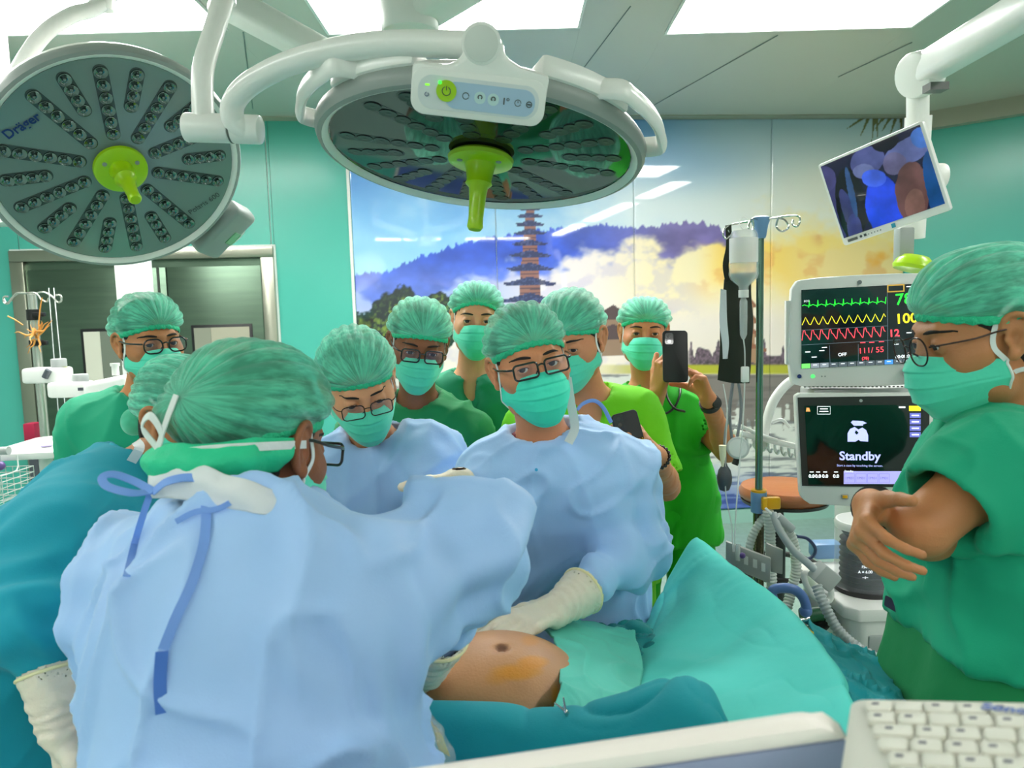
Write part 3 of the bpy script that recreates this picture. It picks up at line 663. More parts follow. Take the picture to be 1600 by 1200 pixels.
def glasses(parent, M, style, rim, thick=.0016):
    lw, lh, r = dict(rect=(.050, .031, .008), square=(.050, .036, .010), oval=(.048, .038, .0165), round=(.049, .045, .0215))[style]
    y0 = .1150; z0 = -.003
    fr = B(); 
    for x in (-1, 1):
        P = [A(x*.0325+px, y0-.22*(px*x+.02)**1*.35, z0+pz) for px, pz in rrect(lw, lh, r, 6)]
        fr.tube(P, thick, n=8, closed=True); lens = B().prism([(p[0], p[2]) for p in P], .0008, frame((1, 0, 0), (0, 0, 1), (0, -1, 0), (0, y0-.003, 0))); lens.ob('lens', lensm, parent, M)
    fr.tube([A(-.0085, y0, z0+.006), A(0, y0+.003, z0+.009), A(.0085, y0, z0+.006)], thick*.9, n=8, sub=4)
    for x in (-1, 1):
        fr.tube([A(x*.0575, y0-.007, z0+.008), A(x*.069, y0-.020, z0+.009), A(x*.0795, .05, z0+.010), A(x*.0815, .005, z0+.014), A(x*.080, -.018, z0+.0)], thick*.85, n=8, sub=4, flat=(1.3, .8))
        fr.tube([A(x*.009, y0-.004, z0-.004), A(x*.011, y0-.010, z0-.010)], .0015, n=6)
    g = fr.ob('glasses_frame', rim, parent, M); return g
def hand_prims(wrist, f, n, side, curl=(20, 25, 28, 30), thumb=20, spread=5, s=1.0, pip=1.0):
    f = nrm(f); n = nrm(np.asarray(n, float)-f*(np.dot(n, f))); t = np.cross(f, n)*(1 if side == 'R' else -1); w0 = np.asarray(wrist, float); P = []
    def rot(v, ax, deg):
        a = math.radians(deg); return v*math.cos(a)+np.cross(ax, v)*math.sin(a)+ax*(ax@v)*(1-math.cos(a))
    ax = np.cross(f, n)                                       # turning f about this axis bends it towards the palm normal
    off = (.028, .0095, -.009, -.026); L = ((.043, .026, .021), (.047, .030, .022), (.043, .028, .021), (.034, .021, .019)); kn = (.088, .092, .087, .079)
    palm = []; fing = []
    for i in range(4):
        a = w0+t*off[i]*.55*s+f*.012*s; b = w0+f*kn[i]*s+t*off[i]*s; palm.append((a, b, .0145*s, .0108*s))
        d = rot(f, n, (-1 if side == 'R' else 1)*-(1.5-i)*spread*(1)) if spread else f
        if (d@t)*(1.5-i) < 0: d = rot(f, n, (1.5-i)*spread*(-1 if side == 'R' else 1))
        p = b; c = curl[i] if hasattr(curl, '__len__') else curl
        for j in range(3):
            d = rot(d, ax, c*(1, pip, .7*pip)[j]); q = p+d*L[i][j]*s; r = (.0092, .0084, .0074, .0066)
            fing.append((p, q, r[j]*s*(1, 1, .97, .88)[i], r[j+1]*s*(1, 1, .97, .88)[i], j == 0)); p = q
    b0 = w0+f*.020*s+t*.022*s; d = nrm(f*.62+t*.68+n*.30); d = rot(d, ax, thumb*.3)
    q = b0+d*.040*s; palm.append((b0, q, .0155*s, .0125*s)); p = q; d1 = d
    for j, l in enumerate((.032, .026)):
        d1 = nrm(rot(d1, ax, thumb)+(-t)*.012*thumb/10+f*.15); q = p+d1*l*s; fing.append((p, q, (.0115, .0102)[j]*s, (.0102, .0085)[j]*s, j == 0)); p = q
    tips = [fing[i*3+2][1] for i in range(4)]+[fing[-1][1]]
    return palm, fing, tips
def add_hand(sd, H_, grow=0.):
    palm, fing, _ = H_
    for a, b, ra, rb in palm: sd.rc(a, b, ra+grow, rb+grow, k=.010)
    for a, b, ra, rb, root in fing: sd.rc(a, b, ra+grow, rb+grow, k=.007 if root else .0035)
def hand_box(H_, m=.015):
    P = np.array([p for q in H_[0]+H_[1] for p in q[:2]]); return P.min(0)-m, P.max(0)+m
def crease(V, N, amp, seed, joints=(), fr=1.0):
    d = fbm(V*3.6*fr+seed, 2, seed)*.7; wq = noise(V*4+seed, 4)[:, None]*.6
    ca_, sa_ = math.cos(.7), math.sin(.7); Vr = np.stack([V[:, 0]*ca_+V[:, 2]*sa_, V[:, 1], -V[:, 0]*sa_+V[:, 2]*ca_], 1)
    for q_, sc, pw, am, sd in ((V, (9, 9, 2.2), 7, 1.3, 1), (Vr, (10, 9, 2.4), 8, 1.15, 2), (V*[-1, 1, 1], (15, 15, 4), 8, .55, 3), (Vr, (6, 12, 17), 9, .6, 6)):
        m_ = np.clip(noise(q_*2.6+seed*1.7+sd, seed+sd+20)*2+.7, 0, 1); d += am*m_*(1-np.abs(noise(q_*np.array(sc)*fr+wq+seed*3.3, seed+sd))*1.15).clip(0)**pw
    for J, axd, rad, a2 in joints:
        r = V-J; t = r@nrm(axd); w_ = np.exp(-(np.linalg.norm(r, axis=1)/rad)**2); d += w_*a2*np.sin(t*95+3.2*noise(V*9, seed+5)+seed)
    return d*amp
class P_: pass
def person(label, hc, th, pitch, roll, hs, nb, shR, shL, elR, wrR, elL, wrL, pel, body_yaw, skin='tan', outfit='scrub', top='dark', sleeve=.55, hands={}, gloves=(), glass=None, grim=None, cap=None, capmat=None,
           mask=True, maskmat=None, strap='tie', brow=True, gaze=(0, 0), wid=1.0, hair=None, bottom=None, seed=1, belly=0., h=.008, vneck=True, fineh=.0026, undershirt=None, flare=1.0, amp=.012, legs=True, neck_r=.052, feet=None, sl_r=1.0, hem=-.16):
    t = thing('person', label, 'person', (float(pel[0]), float(pel[1]), 0)); R = P_(); R.t = t
    M = M_head(hc, th, pitch, roll, hs); Mi = np.array(M.inverted()); R.M = M; hc = np.asarray(hc, float)
    by = math.radians(body_yaw); side = A(math.cos(by), math.sin(by), 0); up = nrm(nb-pel); side = nrm(side-up*(side@up)); fwd = np.cross(up, side)
    R.side, R.up, R.fwd = side, up, fwd
    sk = skins[skin]; allp = [hc, nb, shR, shL, elR, wrR, elL, wrL, pel]; feet = feet or 0
    HD = {}
    for sd_, wr in (('R', wrR), ('L', wrL)):
        sp = hands.get(sd_)
        HD[sd_] = hand_prims(wr, sp['f'], sp['n'], sd_, sp.get('curl', (25,)*4), sp.get('thumb', 15), sp.get('spread', 4), sp.get('s', 1.0), sp.get('pip', 1.0)) if sp else None
    R.HD = HD
    kneeR = A(pel[0], pel[1], .5)+side*[1, 1, 0]*.11+fwd*[1, 1, 0]*.02; kneeL = kneeR-side*[1, 1, 0]*.22; ankR = A(kneeR[0], kneeR[1], .09); ankL = A(kneeL[0], kneeL[1], .09)
    hipR, hipL = pel+side*.085*wid-up*.02, pel-side*.085*wid-up*.02; f2 = nrm(fwd*[1, 1, 0])
    pts = np.array(allp+[ankR, ankL]); lo = pts.min(0)-.25; hi = pts.max(0)+.25; lo[2] = .02
    for q in HD.values():
        if q: a, b = hand_box(q, .02); lo = np.minimum(lo, a); hi = np.maximum(hi, b)
    corners = np.array([list(M @ Vector((x, y, z))) for x in (-.098, .098) for y in (-.12, .128) for z in (-.13, .07)]); flo, fhi = corners.min(0), corners.max(0)
    fines = [(flo, fhi, fineh)]
    for k_, q in HD.items():
        if q and k_ not in gloves and not (hands[k_].get('hid')): a, b = hand_box(q, .008); fines.append((a, b, .0034))
    s = SDF(lo, hi, .017, fines)
    def torso(S_, g, k=.05, legs_=False, low=True):
        for q in (1, -1):
            S_.rc(nb-up*.17+side*q*.07*wid+fwd*.01, pel+side*q*.075*wid+up*.05, (.098+g)*wid, (.105+g)*wid, k=k)
            S_.rc(nb-up*.025, (shR if q > 0 else shL)-up*.005, .052+g, .058+g, k=k)
            S_.rc(nb-up*.10+side*q*.05, (shR if q > 0 else shL)-up*.03, .085+g, .06+g, k=k)
        if belly: S_.ell(pel+up*.14+fwd*belly, (.15*wid+g, .12*wid+g, .17+g), k=.06)
    torso(s, 0.0)
    nk = A(*(M @ Vector((0, -.022, -.05)))); s.rc(nb-up*.03, nk, neck_r*1.08, neck_r, k=.03)
    for sh, el, wr, q in ((shR, elR, wrR, 'R'), (shL, elL, wrL, 'L')):
        s.rc(sh, el, .050, .042, k=.03); s.rc(el, wr, .041, .027, k=.012); s.rc(el+(wr-el)*.25, el+(wr-el)*.3, .041, .040, k=.02)
        if HD[q]: add_hand(s, HD[q], -.002 if q in gloves else 0)
        else: s.rc(wr, wr+nrm(wr-el)*.09, .03, .03, k=.02)
    if legs:
        for hp, kn, an in ((hipR, kneeR, ankR), (hipL, kneeL, ankL)): s.rc(hp, kn, .085, .055, k=.04); s.rc(kn, an, .055, .036, k=.03); s.rc(an-A(0, 0, .03), an-A(0, 0, .045)+f2*.15, .034, .03, k=.02)
    mm = np.array(M); mi = Mi
    def hfn(X, Y, Z):
        lx = (mi[0, 0]*X+mi[0, 1]*Y+mi[0, 2]*Z+mi[0, 3]).astype(np.float32); ly = (mi[1, 0]*X+mi[1, 1]*Y+mi[1, 2]*Z+mi[1, 3]).astype(np.float32); lz = (mi[2, 0]*X+mi[2, 1]*Y+mi[2, 2]*Z+mi[2, 3]).astype(np.float32)
        return head_sample(lx, ly, lz)*min(hs)
    s.apply(hfn, corners.min(0)-.0, corners.max(0)+A(0, 0, .05), .022)
    # narrow the neck's blend so the jaw keeps its line
    R.body = link('body', s.mesh('body', 1), sk, t)
    # eyes, brows
    for x in (-1, 1):
        E = M @ Matrix.Translation((x*.032, .0780, 0)) @ Matrix.Rotation(math.radians(gaze[0]), 4, 'Z') @ Matrix.Rotation(math.radians(gaze[1]), 4, 'X')
        link('eye', EYE, None, t, E)
        if brow:
            b = B(); P = []
            for i, xx in enumerate(np.linspace(.013, .054, 10)): 
                z = .0205+.0035*math.sin(math.pi*min(1, (xx-.013)/.045))-.16*max(0, xx-.040); P.append(A(x*xx, face_y(x*xx, z)+.0004, z))
            b.tube(P, [.0018, .0030, .0032, .0030, .0026, .0020, .0012], n=6, flat=(1.0, .55)); b.ob('eyebrow', browm, t, M)
            b = B(); P = [A(x*.032+dx, .0775+math.sqrt(max(0, .0148**2-dx*dx-(.0040*(1-(dx/.0145)**2))**2))+.0003, -.0012+.0046*(1-(dx/.0145)**2)) for dx in np.linspace(-.0125, .0125, 9)]
            b.tube(P, .0008, n=5); b.ob('eyelash', browm, t, M)
    link('hair', HAIR if hair is None else hair, hairm if skin != 'deep2' else hair_gray, t, M)
    cp, ring = cap_mesh(**dict(dict(seed=seed), **(cap or {}))); c = link('surgical_cap', cp, capmat or capm, t, M); link('cap_band', rim_mesh(ring, seed), rimm, c, M)
    R.cap = c
    if mask:
        mk, G = mask_mesh(seed); ml = 'white strap'
        mo = link('face_mask', mk, maskmat or maskm, t, M)
        for x in (-1, 1):
            col = -1 if x > 0 else 0
            a = G[1, col]; bq = G[-3, col]
            out = lambda p: nrm((p-A(0, -.01, 0))*[1, .5, .2])
            sp = lambda yy, zz, e=.0022: A(side_x(yy, zz, x)+x*e, yy, zz)
            up_ = [a+A(0, .004, 0), sp(.024, -.012), sp(.018, .014, .003), sp(.002, .040, .004), sp(-.03, .052, .003), sp(-.07, .050, .003)]
            B().ribbon(up_, .0075, out, .0012).ob('mask_strap', strapm, mo, M)
            lo_ = [bq+A(0, .004, 0), sp(-.006, -.060, .003), A(x*.064, -.045, -.058), A(x*.042, -.080, -.056), A(0, -.090, -.056)]
            B().ribbon(lo_, .0075, out, .0012).ob('mask_strap', strapm, mo, M)
            e = [G[i, col]+A(0, .0005, 0) for i in range(0, G.shape[0], 6)]; B().tube(e, .0021, n=6, sub=3).ob('mask_edging', strapm, mo, M)
    if glass: R.gl = glasses(t, M, glass, grim or framem, .0021 if (grim or framem) is framem else .0013)
    # clothes
    tm = CL[top]
    if outfit == 'scrub':
        pts = np.array([nb, shR, shL, pel, shR+(elR-shR)*sleeve, shL+(elL-shL)*sleeve]); lo = pts.min(0)-.20*max(1, wid); hi = pts.max(0)+.20*max(1, wid)
        lo[2] = max(lo[2], pel[2]-.22); S2 = SDF(lo, hi, h); torso(S2, .016, k=.06)
        for q in (1, -1): S2.rc(pel+side*q*.075*wid+up*.05, pel+side*q*.08*wid-up*.14, .122*wid, .128*wid, k=.04)
        ends = []
        for sh, el in ((shR, elR), (shL, elL)):
            e = sh+(el-sh)*sleeve; S2.rc(sh, e, .064*sl_r, .069*sl_r, k=.035); d_ = nrm(el-sh)
            S2.rc(e+d_*.07, e+d_*.16, .095, .095, k=.004, op='s') if False else None
            ends.append((e, d_))
        def cut(e, d_):
            return lambda X, Y, Z: np.maximum(-((X-e[0])*d_[0]+(Y-e[1])*d_[1]+(Z-e[2])*d_[2]), np.sqrt((X-e[0])**2+(Y-e[1])**2+(Z-e[2])**2)-.13)
        for (e, d_), el in zip(ends, (elR, elL)):
            S2.apply(cut(e+d_*.012, d_), e-.14, e+.14, .006, 's'); S2.rc(e-d_*.03, e+d_*.1, .056*sl_r, .060*sl_r, k=.004, op='s')
        hz = pel+up*hem
        S2.apply(lambda X, Y, Z: (Z-hz[2])+0*X+0*Y, lo, A(hi[0], hi[1], hz[2]), .006, 's')
        S2.rc(nb-up*.01, nk+up*.03, neck_r*1.08+.012, neck_r*1.08+.022, k=.008, op='s')
        if vneck:
            fr_ = nb+fwd*.085-up*.02; S2.rc(fr_, nb+fwd*.13-up*.125, .040, .006, k=.006, op='s')
        J = [(shR-up*.05, side, .10, .5), (shL-up*.05, side, .10, .5), (pel+up*.05, up, .14, .35)]
        me = S2.mesh('shirt', 2, lambda V, N: crease(V, N, amp, seed, J)); R.top = link('scrub_top', me, tm, t)
        if legs:
            pts = np.array([hipR, hipL, ankR, ankL]); lo = pts.min(0)-.16; hi = pts.max(0)+.16; hi[2] += max(0, hem+.16); S3 = SDF(lo, hi, .014)
            for hp, kn, an in ((hipR, kneeR, ankR), (hipL, kneeL, ankL)): S3.rc(hp, kn, .105, .075, k=.04); S3.rc(kn, an, .075, .062, k=.03)
            S3.rc(hipR, hipL, .12, k=.04)
            if hem > -.1: S3.rc(pel+side*.06, pel+side*.06+up*(hem+.01), .128, .116, k=.04); S3.rc(pel-side*.06, pel-side*.06+up*(hem+.01), .128, .116, k=.04)
            link('trousers', S3.mesh('trousers', 2, lambda V, N: crease(V, N, amp*.8, seed+3)), CL[bottom or top], t)
    else:
        pts = np.array([nb, shR, shL, elR, elL, wrR, wrL, pel]); lo = pts.min(0)-.24*flare; hi = pts.max(0)+.20; lo[2] = .42
        S2 = SDF(lo, hi, h); g = .026; torso(S2, g, k=.07)
        for q in (1, -1): S2.rc(pel+side*q*.08*wid+up*.05, A(pel[0], pel[1], .50)+side*q*.10*wid*flare, .135*wid, .175*wid*flare, k=.06)
        for sh, el, wr in ((shR, elR, wrR), (shL, elL, wrL)):
            S2.rc(sh, el, .066*sl_r, .070*sl_r, k=.05); S2.rc(el, wr-nrm(wr-el)*.13, .070*sl_r, .045, k=.035); S2.rc(wr-nrm(wr-el)*.09, wr-nrm(wr-el)*.012, .037, .026, k=.02)
        S2.rc(nb-up*.012, nk+up*.03, neck_r*1.08+.020, neck_r+.030, k=.010, op='s')
        J = []
        for sh, el, wr in ((shR, elR, wrR), (shL, elL, wrL)): J += [(el, nrm(wr-el), .10, .9), (wr-(wr-el)*.25, nrm(wr-el), .08, .8), (sh-up*.06, nrm(el-sh), .10, .45)]
        me = S2.mesh('gown', 2, lambda V, N: crease(V, N, amp, seed, J, .8)*np.clip(np.minimum(np.linalg.norm(V-wrR, axis=1), np.linalg.norm(V-wrL, axis=1))/.16-.35, 0, 1)); R.top = link('surgical_gown', me, tm, t)
        if legs:
            S3 = SDF(np.minimum(ankR, ankL)-.12, np.maximum(kneeR, kneeL)+.12, .014)
            for kn, an in ((kneeR, ankR), (kneeL, ankL)): S3.rc(kn, an, .075, .062, k=.03)
            link('trousers', S3.mesh('trousers', 1), CL[bottom or top], t)
        if undershirt:
            S4 = SDF(nb-.14, nb+.12, .006); S4.rc(nb-up*.05+side*.05, nb-up*.05-side*.05, .075, .075, k=.03); S4.rc(nb-up*.03, nk, neck_r*1.08+.007, neck_r*.9, k=.02); S4.rc(nb+up*.01, nk+up*.03, neck_r*1.08+.004, neck_r+.02, k=.004, op='s')
            S4.rc(nb+fwd*.07+up*.01, nb+fwd*.11-up*.07, .034, .006, k=.004, op='s'); link('undershirt', S4.mesh('undershirt', 1), CL[undershirt], t)
    if legs:
        for an in (ankR, ankL):
            S5 = SDF(an-A(.14, .19, .12), an+A(.14, .19, .03), .010); b0 = A(an[0], an[1], .045); S5.rc(b0-f2*.03, b0+f2*.15, .046, .040, k=.01); S5.apply(lambda X, Y, Z: Z+0*X+0*Y-.004, an-A(.2, .2, .2), A(an[0]+.2, an[1]+.2, .004), .003, 's')
            link('shoe', S5.mesh('shoe', 1), CL['blackcloth'], t)
    for q in gloves:
        wr, el = (wrR, elR) if q == 'R' else (wrL, elL); Hq = HD[q]; a, b = hand_box(Hq, .02); d_ = nrm(wr-el); a = np.minimum(a, wr-d_*.10-.055); b = np.maximum(b, wr-d_*.10+.055)
        S6 = SDF(a, b, .0038); add_hand(S6, Hq, .0012); S6.rc(wr+d_*.012, wr-d_*.075, .030, .048, k=.014)
        S6.rc(wr-d_*.078, wr-d_*.13, .043, .05, k=.003, op='s')
        go = link('glove', S6.mesh('glove', 1, lambda V, N: .0016*fbm(V*38, 3, seed)+.0016*np.sin(((V-wr)@d_)*330+4*noise(V*30, 2))*np.exp(-((((V-wr)@d_)+.01)/.04)**2)), glovem, t)
        x_, y_, z_ = basis_z(d_); P = [wr-d_*.078+.0475*(math.cos(w_)*x_+math.sin(w_)*y_) for w_ in np.linspace(0, 2*math.pi, 28, endpoint=False)]
        tag(B().tube(P, .0030, n=8, closed=True).ob('glove_cuff', glovec, go), 'rolled pale yellow glove cuff')
    R.wr = dict(R=wrR, L=wrL); R.el = dict(R=elR, L=elL); R.nb = nb; R.nk = nk; return R
# ---------------------------------------------------------------- the people
hn = lambda f, n, **k: dict(f=f, n=n, **k)
front = person('person in a pale blue surgical gown seen from behind, bending over the patient', W(400, 696, 1.04), -24, 14, 0, (1.08, 1.08, 1.08), W(385, 838, .95), W(560, 935, .90), W(235, 915, 1.02),
    W(722, 868, 1.00), W(668, 1040, 1.11), W(262, 1070, 1.05), W(370, 1130, 1.20), A(-.30, .80, .98), -8, skin='brown', outfit='gown', top='gown', hands=dict(R=hn(W(650, 1090, 1.17)-W(668, 1040, 1.11), A(0, 0, -1))), gloves=('R',),
    glass='rect', cap=dict(px_=.022, pyf=.018, pyb=.030, top=.136, seed=4, back=-.020), capmat=capm2, seed=11, h=.0065, wid=.98, fineh=.0026, undershirt='maroon', amp=.027, hair=None, strap='loop', sl_r=1.05)
mid = person('person in pale blue gown and black glasses looking up, hand on the bare belly', W(828, 570, 1.60), 190, -2, 11, (1.0, 1.0, 1.0), W(852, 690, 1.66), W(775, 742, 1.64), W(955, 738, 1.62),
    W(752, 850, 1.52), W(765, 955, 1.42), W(990, 862, 1.56), W(872, 952, 1.37), A(.09, 1.76, .95), 186, skin='tan', outfit='gown', top='gown', hands=dict(L=hn(W(740, 1000, 1.24)-W(872, 952, 1.37), A(-.15, .1, -1), curl=(14, 16, 18, 20), thumb=10), R=hn(A(-.1, -.6, -.5), A(0, 0, -1))), gloves=('L', 'R'),
    glass='rect', cap=dict(px_=.014, pyf=.008, pyb=.02, top=.137, seed=2), maskmat=maskb, gaze=(-18, 8), seed=21, h=.0065, undershirt='maroon', amp=.020)
left2 = person('person in a pale blue gown and thin glasses looking down with a gloved hand raised', W(562, 602, 1.80), 200, 24, 10, (1.02, 1.02, 1.0), W(588, 690, 1.93), W(505, 742, 1.93), W(672, 715, 1.88),
    W(495, 880, 1.90), W(560, 960, 1.70), W(716, 800, 1.76), W(719, 754, 1.54), A(-.38, 1.98, .95), 187, skin='light', outfit='gown', top='gown', hands=dict(L=hn(W(683, 799, 1.44)-W(719, 754, 1.54), A(-.6, .3, -.7), curl=20)), gloves=('L',),
    glass='square', grim=frame_thin, cap=dict(seed=3, top=.142), gaze=(0, -14), seed=31, h=.008, amp=.018)
tealp = person('person in a deep teal gown with one gloved hand hanging down', W(288, 652, 1.54), -112, 4, 0, (.96, .96, .96), W(212, 742, 1.50), W(100, 840, 1.27), W(225, 800, 1.62),
    W(66, 965, 1.16), W(92, 1128, 1.10), W(300, 900, 1.6), W(380, 960, 1.5), A(-1.0, 1.30, .98), -80, skin='olive', outfit='gown', top='tealgown', hands=dict(R=hn(W(100, 1215, 1.10)-W(92, 1128, 1.10), A(.75, .5, 0), curl=(10, 12, 14, 16), thumb=8, s=1.05)), gloves=('R',),
    glass='oval', grim=frame_thin, cap=dict(seed=5, top=.137, px_=.010, pyb=.018), seed=41, h=.0075, wid=1.08, sl_r=1.3, amp=.018)
farleft = person('person in jade scrubs standing by the steel door, gazing sideways through black glasses', W(234, 535, 2.10), 226, 2, 3, (1.0, 1.0, 1.0), W(222, 622, 2.14), W(140, 662, 2.12), W(300, 660, 2.2),
    W(120, 790, 2.08), W(135, 900, 2.0), W(320, 800, 2.2), W(320, 900, 2.1), A(-1.03, 2.18, .95), 212, skin='olive', top='jade', glass='oval', grim=framem, cap=dict(seed=6), gaze=(-12, 0), seed=51, h=.009, sleeve=.8)
fman = person('person in dark green scrubs with black square glasses, behind the raised glove', W(654, 540, 2.15), 192, 12, -8, (1.0, 1.0, .98), W(652, 628, 2.24), W(572, 674, 2.24), W(726, 672, 2.22),
    W(560, 800, 2.2), W(570, 900, 2.1), W(745, 800, 2.2), W(740, 900, 2.1), A(-.28, 2.44, .95), 184, skin='deep', top='dark', glass='square', grim=framem, cap=dict(seed=7, px_=.018), gaze=(0, -8), seed=61, h=.009, vneck=False)
gman = person('tall person without glasses in sea green V-neck scrubs in front of the temple print', W(744, 500, 2.50), 184, 2, -3, (.98, .98, 1.0), W(736, 592, 2.54), W(658, 634, 2.54), W(806, 634, 2.54),
    W(645, 760, 2.5), W(650, 880, 2.5), W(820, 760, 2.5), W(815, 880, 2.5), A(-.12, 2.6, .97), 182, skin='light', top='sea', cap=dict(seed=8, top=.132, front=.056), gaze=(0, 0), seed=71, h=.010)
hman = person('person in lime green scrubs holding a phone low, head bowed', W(893, 532, 2.05), 157, 14, 3, (1.05, 1.05, 1.0), W(922, 622, 2.14), W(838, 668, 2.14), W(990, 645, 2.14),
    W(820, 800, 2.1), W(835, 900, 2.05), W(1040, 760, 2.08), W(1026, 712, 1.86), A(.24, 2.26, .95), 172, skin='tan', top='lime', sleeve=.85, hands=dict(L=hn(W(988, 655, 1.80)-W(1026, 712, 1.86), A(-.75, -.3, .3), curl=(38, 42, 46, 50), thumb=18)), cap=dict(seed=9, px_=.018, pyb=.024), gaze=(0, -10), seed=81, h=.009, wid=1.05)
iman = person('person in vivid green scrubs taking a photo with a black phone', W(1006, 520, 2.60), 174, 0, -2, (.98, .98, .98), W(1012, 604, 2.66), W(938, 650, 2.64), W(1084, 648, 2.66),
    W(990, 720, 2.42), W(1028, 612, 2.30), W(1136, 704, 2.50), W(1106, 622, 2.31), A(.56, 2.72, .93), 178, skin='warm', top='vivid', sleeve=.6,
    hands=dict(L=hn(W(1078, 560, 2.27)-W(1106, 622, 2.31), A(-.8, -.35, .1), curl=(26, 34, 40, 44), thumb=22), R=hn(W(1040, 560, 2.25)-W(1028, 612, 2.30), A(.7, .3, .2), curl=(50, 50, 50, 50), thumb=12)), cap=dict(seed=10, top=.130), seed=91, h=.009, bottom='vivid')
jman = person('person in jade scrubs and round glasses with folded arms beside the monitors', W(1532, 522, 1.24), 86, 11, 0, (1.05, 1.05, 1.04), W(1572, 655, 1.27), W(1520, 700, 1.47), W(1556, 728, 1.13),
    W(1440, 830, 1.45), W(1360, 790, 1.13), W(1440, 826, 1.09), W(1475, 850, 1.32), A(.80, 1.22, .95), 90, skin='olive', top='jade', sleeve=.60,
    hands=dict(R=hn(W(1342, 840, 1.055)-W(1360, 790, 1.13), A(.95, -.05, -.2), curl=(46, 50, 52, 50), pip=.6, thumb=10, spread=4), L=hn(W(1530, 870, 1.4)-W(1475, 850, 1.32), A(-1, 0, 0))),
    glass='round', grim=frame_thin, cap=dict(seed=12, top=.140, pyb=.040, px_=.016, pyf=.014), gaze=(0, -12), seed=101, h=.0065, wid=1.0, neck_r=.058, amp=.012, sl_r=1.12, bottom='dark', hem=.13)
# ---------------------------------------------------------------- patient, table, drapes
TY = 1.24
tbl = thing('operating_table', 'steel operating table under the turquoise drapes', 'table', (-.1, TY, 0))
padm = mat('table_pad', (40, 44, 48), .5)
B().box((.06, TY, .80), (1.08, .46, .06), bev=.02).ob('mattress', padm, tbl)
B().box((.06, TY, .755), (1.04, .42, .03), bev=.005).ob('frame', steel_f, tbl)
B().box((.06, TY, .44), (.26, .24, .60), bev=.02).ob('column', steel_f, tbl); B().box((.06, TY, .075), (.8, .42, .15), bev=.03).ob('base', steel_f, tbl)
bc = W(792, 1122, 1.21)
pat = thing('person', 'patient lying under drapes with a bare belly and orange antiseptic stain', 'person', (0, TY, .83))
s = SDF((-.8, .85, .38), (.75, 1.6, 1.25), .016, [((bc[0]-.22, bc[1]-.2, bc[2]-.03), (bc[0]+.14, bc[1]+.2, bc[2]+.16), .005)])
s.ell(bc+A(-.015, 0, -.01), (.182, .165, .152), k=.03); s.rc((-.36, TY-.06, .92), (.30, TY-.06, .90), .09, .065, k=.05); s.rc((-.36, TY+.06, .92), (.30, TY+.06, .90), .09, .065, k=.05)
s.rc((.30, TY-.15, .92), (.30, TY+.15, .92), .06, k=.05); s.rc((.32, TY, .93), (.43, TY, .93), .055, k=.03); s.ell((.50, TY, .915), (.105, .075, .085), k=.03)
for q in (-1, 1): s.rc((-.36, TY+q*.09, .90), (-.50, TY+q*.10, .88), .075, .055, k=.05); s.rc((-.50, TY+q*.10, .88), (-.53, TY+q*.10, .48), .05, .035, k=.03); s.rc((-.53, TY+q*.10, .46), (-.66, TY+q*.10, .44), .035, .03, k=.02); s.rc((.30, TY+q*.19, .91), (.02, TY+q*.21, .88), .042, .035, k=.03); s.rc((.02, TY+q*.21, .88), (-.2, TY+q*.21, .87), .035, .03, k=.02)
nv_ = WP(784, 1012, bc, A(0, -.6, .8)); dv = ray(784, 1012)
def _navel():
    for t in np.arange(.9, 1.8, .002):                       # first point of the belly along this direction
        p = CP+dv*t
        if (((p-(bc+A(-.015, 0, -.01)))/A(.182, .165, .152))**2).sum() < 1: return p
    return nv_
nv_ = _navel(); s.ell(nv_-A(0, 0, .001), (.011, .007, .010), k=.010, op='s'); s.ell(nv_-A(0, -.002, .008), (.004, .004, .004), k=.003)
me = s.mesh('body', 2); V = np.array([v.co for v in me.vertices]); px, py = proj(V)
base = np.zeros((len(V), 3))+(186, 134, 92); n1 = fbm(V*16, 3, 2)
base *= (1+.05*n1[:, None])
def blot(cx, cy, rx, ry, col, a):
    global base
    d = ((px-cx)/rx)**2+((py-cy)/ry)**2+n1*.45; k = np.clip(1.25-d, 0, 1)[:, None]*a; base = base*(1-k)+np.array(col)*k
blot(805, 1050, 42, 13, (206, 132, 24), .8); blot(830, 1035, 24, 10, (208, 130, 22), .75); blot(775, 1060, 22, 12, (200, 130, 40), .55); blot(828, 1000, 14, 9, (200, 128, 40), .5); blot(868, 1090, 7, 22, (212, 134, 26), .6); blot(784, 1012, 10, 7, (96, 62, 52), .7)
ca = me.color_attributes.new('Col', 'FLOAT_COLOR', 'POINT'); c4 = np.ones((len(V), 4), np.float32); c4[:, :3] = lin(np.clip(base, 0, 255)); ca.data.foreach_set('color', c4.ravel())
bm_ = vmat('belly_skin', .5, bump=.10, bscale=240); link('body', me, bm_, pat)
def cloth_sheet(label, ctrl, m, cat='drape', nu=16, nv=16, amp=.006, fr=1.0, seed=1, th=.004, name='surgical_drape', grp=None):
    pts = np.array([p for r in ctrl for p in r]); t = sheet(name, ctrl, nu, nv, m, None, th, lambda V, u, v: crease(V, None, amp, seed, (), fr)+amp*.6*np.sin(V[:, 0]*38+V[:, 1]*21+3*noise(V*6, seed))*np.clip(noise(V*3.3, seed+4)+.4, 0, 1))
    N = 0; return tag(t, label, cat, grp or 'drapes over the patient')
R0 = lambda *q: [W(*p) for p in q]
